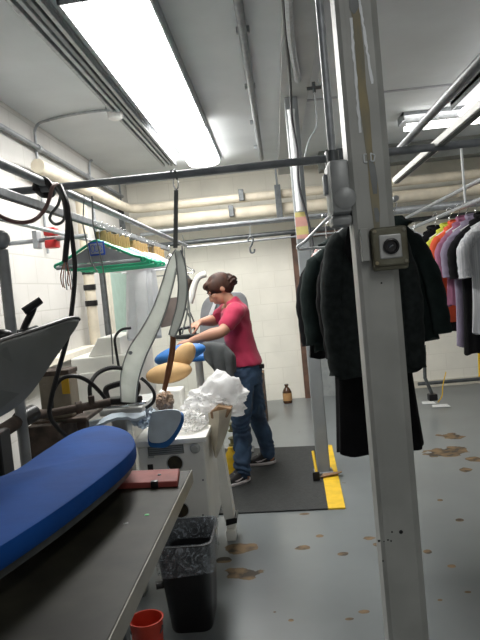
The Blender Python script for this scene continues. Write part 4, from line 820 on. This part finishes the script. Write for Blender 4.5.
# ================================================================== FAR FLOOR THINGS
q = PZ(288, 403, 0); h_ = P(288, 384, q.y).z
t = thing('brown_bottle', 'brown bottle with an orange label on the floor by the back wall', 'bottle', (q.x, q.y, 0))
MB().lathe((q.x, q.y, 0), [(.05, 0), (.055, .01), (.055, h_ * .6), (.035, h_ * .78), (.020, h_ * .85), (.020, h_ * .93), (.025, h_ * .93), (.025, h_)]).build('bottle_body', 'bottle', t); MB().lathe((q.x, q.y, h_ * .15), [(.0562, 0), (.0562, h_ * .4)], 20, None, False).build('bottle_label', 'labelt', t)
a = PZ(263, 422, 0); a2 = P(268, 421, a.y); t = thing('cardboard_box', 'upright brown cardboard box on the floor behind the woman', 'box', (a.x - .15, a.y + .2, 0))
zz = P(266, 373, a.y).z; MB().bx((a2.x - .34, a.y, 0), (a2.x, a.y + .3, zz), .004).build('carton_body', 'rust', t, False); MB().bx((a2.x - .34, a.y - .002, zz - .004), (a2.x, a.y + .15, zz + .004)).build('flap', 'brownb', t, False)
tag(MB().tube([P(418, 384, 7.9), P(520, 375.5, 7.9)], .022).build('floor_pipe', 'darksteel'), 'dark pipe running low along the back wall at the right', 'pipe')
# slim dark cane-like broom and papers on the far floor
t = thing('floor_squeegee', 'dark squeegee leaning behind the coats with its foot on the floor', 'squeegee', PZ(433, 400, 0))
MB().tube([P(424, 345, 6.6), P(425, 378, 6.6), P(433, 396, 6.6)], .018).build('handle', 'darksteel', t); MB().bx(P(428, 394, 6.6) + V((0, -.05, 0)), P(437, 400, 6.6) + V((0, .05, 0)), .01).build('blade', 'blackp', t, False)
for k, (px, py, w_) in enumerate(((428, 403, .07), (440, 406, .09))):
    q = PZ(px, py, .004); tag(MB().prism([q + V((-w_, -.05, 0)), q + V((w_, -.08, 0)), q + V((w_, .06, 0)), q + V((-w_ * .7, .08, 0))], (0, 0, .004)).build('paper_sheet', 'paper', smooth=False), ('smaller white paper on the far floor nearer the coats', 'larger white paper on the far floor right of the squeegee')[k], 'paper')
cord('yellow_string', [P(446, 372, 7.2), P(443, 385, 7.1), P(442, 396, 7.0), PZ(438, 402, .01)], .006, 'yellow', None, 'thin yellow string trailing to the far floor', 'string')

# ================================================================== CLOTHES
def garment(name, label, X, Y, zs, zhem, sw, hw_, dp, m, zrail, rot=0.0, sleeve=.55, slv=.055, splay=.05, group=None, lapel=None, collar=None, seed=0, hang_m='whitepl', hanger_label=None, button=None, stripe=None, cat='clothing', hem_tilt=0.0, short=False):
    rnd = random.Random(seed); ph = [rnd.uniform(0, 6.28) for _ in range(6)]
    t = thing(name, label, cat, (X, Y, zrail), group); N = 48; L = zs - zhem
    ca, sa = math.cos(rot), math.sin(rot)
    def W(x, y, z): return V((X + x * ca - y * sa, Y + x * sa + y * ca, z))
    prof = [(.045, .030, .03), (.06, .042, .012), (.10, .052, -.004), (sw * .55, .060, -.026), (sw * .80, .066, -.055), (sw * .93, .064, -.085), (sw * .95, dp * .9, -.13)]
    rs = []
    sl = [(w, d_, zs + z, 0) for w, d_, z in prof]
    for k in range(1, 17):
        s = k / 16; sl.append((sw * .95 + (hw_ - sw * .95) * s ** .9 - .012 * math.sin(s * 3.1), dp * (.9 + .35 * s), zs - .13 - (L - .13) * s, s))
    for w, d_, z, s in sl:
        rg = []
        for i in range(N):
            a = 2 * math.pi * i / N; rp = 1 + s * (.09 * math.sin(5 * a + ph[0] + s) + .06 * math.sin(9 * a + ph[1]) + .035 * math.sin(14 * a + ph[2]))
            x = w * math.copysign(abs(math.cos(a)) ** .75, math.cos(a)) * (1 + .25 * (rp - 1)); y = d_ * math.copysign(abs(math.sin(a)) ** .8, math.sin(a)) * rp
            rg.append(W(x, y, z + (hem_tilt * x + .010 * math.sin(4 * a + ph[3])) * s))
        rs.append(rg)
    MB().rings(rs).build('garment_body', m, t)
    for sg in (-1, 1):
        pts = [W(sg * (sw - .06), 0, zs - .075), W(sg * (sw - .02), -.005, zs - .125), W(sg * (sw + .02 + splay * .35), -.015, zs - .05 - sleeve * .45), W(sg * (sw + .015 + splay * .8), -.02, zs - .05 - sleeve * .8), W(sg * (sw + .01 + splay), -.025, zs - .05 - sleeve)]
        n_ = spline(pts, 5); rad = [min(1, .62 + k * .09) * q_ if 0 else (min(1, .6 + k * .1) * q_[0], min(1, .6 + k * .1) * q_[1]) for k, q_ in enumerate([(slv * (.95 + .12 * math.sin(k * 1.3 + ph[4]) * .4 + .05 * math.sin(k * 2.9)), slv * (1.0 + .06 * math.sin(k * 2.1 + ph[5]))) for k in range(len(n_))])]
        MB().tube(n_, rad, 16).build('sleeve', stripe or m, t)
    fy = -dp * .95
    if lapel:
        for sg in (-1, 1): MB().prism([W(sg * .045, -.045, zs + .02), W(sg * .085, -.062, zs - .03), W(sg * .11, fy - .008, zs - .14), W(sg * .06, fy - .012, zs - .26), W(sg * .012, fy - .016, zs - .34), W(sg * .02, fy - .01, zs - .15)], (0, -.008, 0), .003).build('lapel', lapel, t)
    if collar:
        MB().tube(spline([W(-.06, -.03, zs + .005), W(-.05, .03, zs + .03), W(0, .045, zs + .038), W(.05, .03, zs + .03), W(.06, -.03, zs + .005), W(.02, -.058, zs - .03), W(-.02, -.058, zs - .03), W(-.06, -.03, zs + .005)], 4), .012, 8).build('collar', collar, t)
    if button:
        for k in range(4): MB().lathe(W(.012, fy - .012, zs - .36 - k * .10), [(.011, 0), (.010, .004), (.001, .005)], 12, (sa, -ca, 0)).build('button', button, t)
    # its hanger, a thing of its own
    h = thing('coat_hanger', hanger_label or ('hanger holding the ' + label)[:90], 'hanger', (X, Y, zrail), (group + ' hangers') if group else None)
    nk = zs + .035
    MB().tube(spline([W(0, 0, nk - .03), W(0, 0, zrail - .05), W(.018, 0, zrail - .02), W(.018, 0, zrail + .012), W(0, 0, zrail + .024), W(-.016, 0, zrail + .012), W(-.016, 0, zrail - .004)], 5), .0028, 6).build('hook', 'chrome', h)
    MB().tube(spline([W(-sw * .85, 0, zs - .06), W(-sw * .4, 0, zs - .02), W(0, 0, nk - .03), W(sw * .4, 0, zs - .02), W(sw * .85, 0, zs - .06)], 5), .007, 8).build('shoulder_bar', hang_m, h)
    return t
ZR = 1.80
def zat(px, py, Y): return P(px, py, Y).z
# dark coats behind the pillar
garment('wool_coat', 'long charcoal wool coat hanging directly behind the pillar', P(364, 222, 2.84).x, 2.84, zat(364, 218, 2.84), zat(378, 372, 2.84), .15, .198, .066, 'coatc', ZR, rot=.06, sleeve=.62, slv=.052, splay=-.0, lapel='coatb', collar='coatc', button='blackp', seed=1, hanger_label='white hanger inside the charcoal wool coat behind the pillar')
garment('black_dress', 'black full length coat whose hem hangs below the charcoal one', .425, 3.05, zat(380, 236, 3.05), zat(382, 449, 3.05), .18, .205, .06, 'coatb', ZR, rot=-.05, sleeve=.50, slv=.045, splay=-.02, seed=2, hanger_label='hanger inside the full length black coat', hem_tilt=.02)
garment('dark_jacket', 'dark green jacket with flared sleeve hanging just right of the pillar', P(394, 226, 3.25).x, 3.25, zat(399, 222, 3.25), zat(412, 340, 3.25), .115, .17, .06, 'coatg', ZR, rot=-.1, sleeve=.52, slv=.05, splay=.06, seed=3, hanger_label='hanger inside the dark green jacket right of the pillar')
garment('black_jacket', 'black jacket farthest along the coat rail, left of the charcoal coat', .315, 3.66, zat(336, 252, 3.66), zat(322, 356, 3.66), .14, .16, .055, 'coatb', ZR, rot=.12, sleeve=.46, slv=.05, splay=.0, seed=4, hanger_label='hanger inside the black jacket by the pink paper tags')
garment('black_jacket', 'dark jacket between the black jacket and the charcoal coat', .345, 3.45, zat(340, 242, 3.45), zat(330, 350, 3.45), .15, .165, .055, 'coatg', ZR, rot=.08, sleeve=.48, slv=.05, splay=.0, seed=5, hanger_label='hanger inside the dark jacket beside the charcoal coat')
hanger('empty white plastic hanger tilted against the coats left of the switch box', .30, 3.1, 1.80, .17, 'whitepl', name='coat_hanger', drop=.05, hgt=.13)
# coloured shirts on the right rail
S = [('pale_blouse', 'pale grey blouse farthest along the shirt rail', 5.5, 'fgrey', .17, 1.74, 1.02, .3, 'short pale hanger inside the far pale grey blouse'),
     ('black_shirt', 'black shirt between the pale blouse and the lime shirt', 4.95, 'coatb', .19, 1.745, .98, .25, 'hanger inside the black shirt on the shirt rail'),
     ('lime_shirt', 'lime shirt tucked behind the orange one', 4.68, 'fyel', .185, 1.735, 1.25, .2, 'hanger inside the lime shirt'),
     ('orange_shirt', 'bright orange red shirt among the dark shirts', 4.54, 'forange', .195, 1.74, 1.09, .2, 'hanger inside the orange red shirt'),
     ('pink_shirt', 'pink shirt squeezed between the orange and purple shirts', 4.38, 'fpink', .175, 1.75, 1.2, .18, 'hanger inside the pink shirt'),
     ('purple_shirt', 'greyish purple shirt in front of the orange one', 4.24, 'fpurp', .19, 1.745, .94, .15, 'hanger inside the greyish purple shirt'),
     ('black_tunic', 'black long shirt behind the white striped shirt', 4.06, 'coatb', .19, 1.735, .91, .1, 'hanger inside the black long shirt'),
     ('white_shirt', 'white finely striped shirt nearest on the shirt rail', 3.86, 'fstripe', .20, 1.735, 1.05, .05, 'hanger inside the white striped shirt')]
for k, (nm, lb, Y, m, sw, zs, zh, rt, hl) in enumerate(S):
    garment(nm, lb, (1.20, 1.25, 1.28, 1.30, 1.31, 1.33, 1.33, 1.345)[k], Y, zs, zh, sw, sw * 1.02, .034, m, 1.855, rot=rt, sleeve=.30 if k != 3 else .62, slv=.04, splay=.02, seed=20 + k, collar=m, hanger_label=hl)
garment('yellow_dress', 'yellow dress whose hem shows lowest at the right edge', 1.715, 5.22, 1.72, zat(476, 377, 5.22), .15, .155, .04, 'yellow', 1.855, sleeve=.2, seed=41, hanger_label='hanger inside the yellow dress')

# ================================================================== THE WOMAN
def lo(pts, n=18):     # loft of ellipses: (centre, rx, ry, axis x dir) along the chain
    mb = MB(); rs = []; m = len(pts)
    for i, (c, a, b, xd) in enumerate(pts):
        c = V(c); t = (V(pts[min(i + 1, m - 1)][0]) - V(pts[max(i - 1, 0)][0])).normalized(); xd = V(xd); xd = (xd - t * xd.dot(t)).normalized(); yd = t.cross(xd)
        rs.append([c + xd * a * math.cos(2 * math.pi * k / n) + yd * b * math.sin(2 * math.pi * k / n) for k in range(n)])
    return rs
def limb(mb, pts, rad, sub=5, n=14, xd=None):
    p = spline(pts, sub); m = len(p); L = len(pts) - 1; rr = []
    for i in range(m):
        f = i / (m - 1) * L; k = min(int(f), L - 1); f -= k; f = f * f * (3 - 2 * f) * .5 + f * .5
        a, b = rad[k], rad[k + 1]; a = a if isinstance(a, tuple) else (a, a); b = b if isinstance(b, tuple) else (b, b)
        rr.append((a[0] + (b[0] - a[0]) * f, a[1] + (b[1] - a[1]) * f))
    if xd is None: mb.tube(p, rr, n)
    else: mb.rings(lo([(p[i], rr[i][0], rr[i][1], xd) for i in range(m)], n))
    mb.ball(p[0], min(rr[0]) * .98, 12); mb.ball(p[-1], min(rr[-1]) * .98, 12)
REM = lambda v, it=3: [('REMESH', dict(mode='VOXEL', voxel_size=v)), ('SMOOTH', dict(iterations=it, factor=.5))]
def W(px, py, Y): return P(px, py, Y)
hipN, kneeN, ankN = W(242.5, 382, 4.86), W(241, 424, 4.80), W(243, 467, 4.80)
hipF, kneeF, ankF = W(249.5, 382, 5.04), W(258, 420, 5.10), W(267, 452, 5.14)
ankN = W(242, 470, 4.70); ankN.z = .10; ankF.z = .105
pel = W(246, 370, 4.95); wai = W(244.5, 350, 4.95); che = W(239.5, 325, 4.95); ntop = W(233.5, 306, 4.95); nk = W(229, 300, 4.95); hd = W(219.5, 289, 4.95)
shN = W(235, 312, 4.80); elN = W(222.5, 331, 4.70); wrN = W(191.5, 341, 4.66); 
shF = W(228, 311, 5.10); elF = W(216, 320, 5.16); wrF = W(201, 322, 5.02)
fx = V((1, 0, 0)); FY = V((0, 1, 0))
wm = thing('person', 'woman in a crimson shirt and blue jeans pressing clothes, hair in a bun', 'person', ((ankN.x + ankF.x) / 2, 4.95, .01))
b = MB()
# torso, hips, legs
tor = [(pel + V((.0, 0, -.05)), .105, .155, fx), (pel, .112, .165, fx), (wai.lerp(pel, .4), .105, .150, fx), (wai + V((-.012, 0, 0)), .096, .135, fx), (che + V((-.02, 0, 0)), .098, .145, fx), (ntop + V((.015, 0, -.03)), .085, .155, fx), (ntop, .055, .09, fx)]
b.rings(lo(tor, 24))
for h, k, a in ((hipN, kneeN, ankN), (hipF, kneeF, ankF)):
    limb(b, [h + V((0, 0, .03)), h.lerp(k, .5), k, k.lerp(a, .35) + V((.012, 0, 0)), a, a + V((0, 0, -.03))], [.085, .076, .054, .055, .036, .036])
    f = a + V((-.02, 0, -.07)); limb(b, [a + V((.02, 0, -.05)), a + V((-.05, 0, -.062)), a + V((-.13, -.01, -.075))], [.036, .034, .026])
limb(b, [ntop + V((.01, 0, -.02)), nk, hd + V((.025, 0, -.045))], [.056, .048, .05])
# head: facing -x, pitched down
hrot = M4.Rotation(R(-34), 3, 'Y') @ M4.Rotation(R(10), 3, 'Z')   # face direction local -X
def H(x, y, z): return hd + hrot @ V((x, y, z))
b.ball(H(.012, 0, .02), (.096, .075, .092), 24, hrot); b.ball(H(-.035, 0, -.035), (.058, .056, .075), 20, hrot); b.ball(H(-.055, 0, -.082), (.028, .032, .022), 14, hrot); b.ball(H(-.03, 0, -.06), (.05, .05, .04), 14, hrot)
b.tube([H(-.082, 0, .012), H(-.098, 0, -.012), H(-.108, 0, -.030), H(-.092, 0, -.042)], [.010, .012, .016, .013], 10)
for s in (-1, 1):
    b.ball(H(-.082, s * .030, .022), (.014, .022, .010), 10, hrot); b.ball(H(-.066, s * .04, -.022), (.024, .02, .022), 12, hrot)
    b.ball(H(.012, s * .074, -.012), (.020, .009, .030), 12, hrot)
b.ball(H(-.088, 0, -.058), (.012, .022, .006), 10, hrot); b.ball(H(-.085, 0, -.069), (.012, .02, .007), 10, hrot)
# arms
def arm(sh, el, wr, hd_dir, side):
    limb(b, [sh, sh.lerp(el, .5), el, el.lerp(wr, .35), el.lerp(wr, .75), wr], [.054, .050, .043, .046, .034, .027])
arm(shN, elN, wrN, None, 1); arm(shF, elF, wrF, None, -1)
b.ball(shN.lerp(ntop, .35), (.07, .08, .06), 14); b.ball(shF.lerp(ntop, .35), (.07, .08, .06), 14)
def hand(wr, dirv, palm_n, curl, thumb_side):
    dirv = V(dirv).normalized(); pn = V(palm_n); pn = (pn - dirv * pn.dot(dirv)).normalized(); sd = dirv.cross(pn).normalized()
    pc = wr + dirv * .055
    b.rings(lo([(wr - dirv * .01, .024, .02, sd), (wr + dirv * .02, .032, .017, sd), (wr + dirv * .055, .040, .016, sd), (wr + dirv * .088, .040, .013, sd), (wr + dirv * .096, .034, .008, sd)], 16))
    for k, (o_, ln) in enumerate(((-.030, .060), (-.010, .074), (.010, .070), (.029, .056))):
        o_ *= thumb_side; p = wr + dirv * .085 + sd * o_; dd = dirv + sd * o_ * 2; pts = [p]; a_ = .12
        for s in (.45, .32, .23):
            a_ += curl * (.9 if k else .75); q = (dd.normalized() * math.cos(a_) + pn * math.sin(a_)); p = p + q * ln * s; pts.append(p)
        limb(b, pts, [.0095, .009, .008, .0068], 3, 8)
    p = wr + dirv * .028 + sd * (-.030 * thumb_side); q1 = p + dirv * .028 + sd * (-.026 * thumb_side) + pn * .012; q2 = q1 + dirv * .026 + sd * (-.004 * thumb_side) + pn * .016; q3 = q2 + dirv * .020 + pn * .010 + sd * .004 * thumb_side
    limb(b, [p, q1, q2, q3], [.014, .0115, .010, .0075], 3, 8)
dn = V((0, 0, -1))
hand(wrN, V((-1, .05, -.10)), V((-.1, .12, -1)), .42, 1)
hand(wrF, V((-.92, -.25, -.30)), V((-.25, .25, -1)), .75, -1)
body = b.build('body', 'skin', wm, mods=REM(.0062, 3))
# face details
for s in (-1, 1):
    MB().ball(H(-.0885, s * .030, .010), (.006, .012, .0055), 12, hrot).build('eye', 'eyew', wm); ey = wm.children[-1]; MB().ball(H(-.0925, s * .030, .010), (.003, .0055, .005), 10, hrot).build('iris', 'eye', ey)
    MB().tube([H(-.090, s * .014, .030), H(-.094, s * .030, .035), H(-.082, s * .046, .030)], .0036, 6).build('eyebrow', 'hair', wm)
MB().ball(H(-.098, 0, -.058), (.006, .020, .005), 10, hrot).ball(H(-.095, 0, -.067), (.006, .017, .0055), 10, hrot).build('lips', 'lips', wm)
# hair with bun
hb = MB(); hb.ball(H(.018, 0, .030), (.108, .086, .094), 28, hrot); hb.ball(H(.05, 0, -.005), (.075, .074, .075), 20, hrot); hb.ball(H(-.055, 0, .078), (.045, .060, .030), 16, hrot)
hb.ball(H(.115, 0, .030), (.03, .03, .03), 12, hrot)
for s in (-1, 1): hb.ball(H(-.022, s * .066, .040), (.05, .018, .048), 14, hrot); hb.ball(H(.022, s * .070, .0), (.02, .012, .034), 12, hrot)
hb.build('hair', 'hair', wm, mods=REM(.007, 4) )
hr_ = wm.children[-1]
bn = MB(); bc = W(231.8, 280.5, 4.93); bmesh.ops.create_icosphere(bn.b, subdivisions=4, radius=1)
for v in bn.b.verts:
    n_ = v.co.normalized(); f = 1 + .16 * math.sin(6 * math.atan2(n_.z, n_.y) + 5 * n_.x) + .12 * noise.noise(n_ * 3); v.co = bc + V((n_.x * .040, n_.y * .040, n_.z * .040)) * f
bn.build('hair_bun', 'hair', wm)
for k in range(2): MB().tube([W(227.6, 283, 4.93) + V((.0, .024 * math.cos(a_), .024 * math.sin(a_))) for a_ in [2 * math.pi * i / 16 for i in range(17)]], .006, 6).build('hair_tie', 'blackp', hr_) if k == 0 else None
# shirt
b = MB()
st = [(pel + V((.002, 0, .045)), .130, .185, fx), (wai.lerp(pel, .55), .128, .178, fx), (wai + V((-.012, 0, 0)), .114, .163, fx), (che.lerp(wai, .5) + V((-.022, 0, 0)), .112, .162, fx), (che + V((-.02, 0, 0)), .112, .165, fx), (ntop + V((.006, 0, -.045)), .112, .175, fx), (ntop + V((.012, 0, -.008)), .094, .135, fx), (ntop + V((.006, 0, .008)), .066, .086, fx), (ntop.lerp(nk, .5) + V((.008, 0, .010)), .060, .072, fx), (ntop.lerp(nk, .85) + V((.008, 0, .008)), .052, .060, fx)]
b.rings(lo(st, 28))
for sh, el, q_ in ((shN, elN, .62), (shF, elF, .62)):
    limb(b, [sh.lerp(ntop, .45) + V((.01, 0, -.015)), sh + V((0, 0, -.002)), sh.lerp(el, q_ * .55), sh.lerp(el, q_)], [.072, .074, .068, .066]); 
so = b.build('shirt', 'shirt', wm, mods=REM(.009, 4))
for v in so.data.vertices:
    c = v.co; v.co += v.normal * (.010 * math.sin(c.z * 42 + c.x * 60 + 3 * noise.noise(c * 6)) * noise.noise(c * 5) + .010 * noise.noise(V((c.x * 9, c.y * 4, c.z * 14))))
# jeans
b = MB()
b.rings(lo([(pel + V((0, 0, -.10)), .112, .160, fx), (pel + V((.004, 0, -.04)), .121, .174, fx), (pel + V((.002, 0, .03)), .122, .172, fx), (pel + V((0, 0, .06)), .116, .165, fx)], 24))
for h, k, a in ((hipN, kneeN, ankN), (hipF, kneeF, ankF)):
    limb(b, [h + V((.004, 0, .05)), h.lerp(k, .5), k, k.lerp(a, .4) + V((.012, 0, 0)), a + V((.004, 0, .05)), a + V((.004, 0, -.012))], [.100, .087, .070, .069, .060, .062])
jo = b.build('jeans', 'jeans', wm, mods=REM(.009, 3))
for v in jo.data.vertices:
    c = v.co; kk = .006 + .010 * max(0, 1 - abs(c.z - .18) / .16) + .006 * max(0, 1 - abs(c.z - .48) / .1); v.co += v.normal * kk * math.sin(c.z * 90 + 14 * noise.noise(c * 7)) * (.4 + noise.noise(c * 4))
qp = W(258.5, 367, 4.9); MB().box(qp + V((.015, 0, .005)), (.03, .03, .016), bev=.006).build('belt_pouch', 'blackp', wm)
# shoes
def shoe(a, yaw, roll=0):
    rz = M4.Rotation(yaw, 3, 'Z')
    def S(x, y, z): q = rz @ V((x, y, 0)); return V((a.x + q.x, a.y + q.y, .012 + z))
    def oval(z, gx, gy, ox=0.0): return [S(ox + (-.075) + gx * math.cos(t_) , gy * math.sin(t_) * (1 - .22 * math.cos(t_) * -1 * .4), z) for t_ in [2 * math.pi * k / 26 for k in range(26)]]
    MB().rings([oval(.0, .136, .046), oval(.006, .142, .05), oval(.020, .141, .05), oval(.024, .136, .047)]).build('shoe_sole', 'sole', wm)
    m_ = MB(); m_.rings([oval(.022, .135, .046), oval(.045, .132, .046), [S(-.06 + .112 * math.cos(t_), .042 * math.sin(t_), .066 + .012 * math.cos(t_)) for t_ in [2 * math.pi * k / 26 for k in range(26)]], [S(-.02 + .066 * math.cos(t_), .038 * math.sin(t_), .092 + .014 * math.cos(t_)) for t_ in [2 * math.pi * k / 26 for k in range(26)]], [S(.008 + .045 * math.cos(t_), .036 * math.sin(t_), .118) for t_ in [2 * math.pi * k / 26 for k in range(26)]]])
    m_.build('shoe', 'shoe', wm); sh = wm.children[-1]
    for k in range(4): MB().tube([S(-.075 + k * .022, -.026, .075 + k * .008), S(-.078 + k * .022, 0, .086 + k * .008), S(-.075 + k * .022, .026, .075 + k * .008)], .0035, 6).build('lace', 'slotgrey', sh)
    sw = [S(-.105, -.0475, .040), S(-.085, -.0485, .030), S(-.055, -.0485, .036), S(.015, -.046, .066), S(-.055, -.0475, .045), S(-.08, -.048, .042)]
    MB().prism(sw, (0, -.002, 0)).build('side_mark', 'sole', sh, False)
shoe(ankN, R(38)); shoe(ankF, R(8))
# iron in her far hand
q = wrF + V((-.105, -.03, -.035))
t = thing('hand_iron', 'black steam iron in the hand of the woman', 'iron', q)
MB().tube([q + V((-.07, -.01, -.005)), q + V((.06, .01, .012))], .013, 10).build('handle', 'blackp', t)
MB().prism([q + V((-.11, 0, -.085)), q + V((-.02, -.05, -.085)), q + V((.09, -.05, -.085)), q + V((.09, .05, -.085)), q + V((-.02, .05, -.085))], (0, 0, .035), .01).build('iron_body', 'blackp', t)
MB().prism([q + V((-.118, 0, -.095)), q + V((-.02, -.055, -.095)), q + V((.095, -.055, -.095)), q + V((.095, .055, -.095)), q + V((-.02, .055, -.095))], (0, 0, .012)).build('sole_plate', 'chrome', t, False)
for s in (-.065, .055): MB().tube([q + V((s, 0, -.055)), q + V((s * 1.0, 0, .0))], .010).build('handle_post', 'blackp', t)
cord('iron_hose', [q + V((.06, .02, .01)), q + V((.02, .06, .12)), W(190, 318, 5.1), W(184, 300, 5.1), W(183, 262, 5.0), W(182, 246, 5.0)], .006, 'cable', None, 'thin dark hose rising from the iron the woman holds', 'hose')

# ================================================================== LIGHT
w = bpy.data.worlds.new('world'); SC.world = w; w.use_nodes = True
w.node_tree.nodes['Background'].inputs[0].default_value = (1, .99, .96, 1); w.node_tree.nodes['Background'].inputs[1].default_value = .24
SC.view_settings.view_transform = 'Standard'; SC.view_settings.exposure = 0; SC.view_settings.look = 'None'
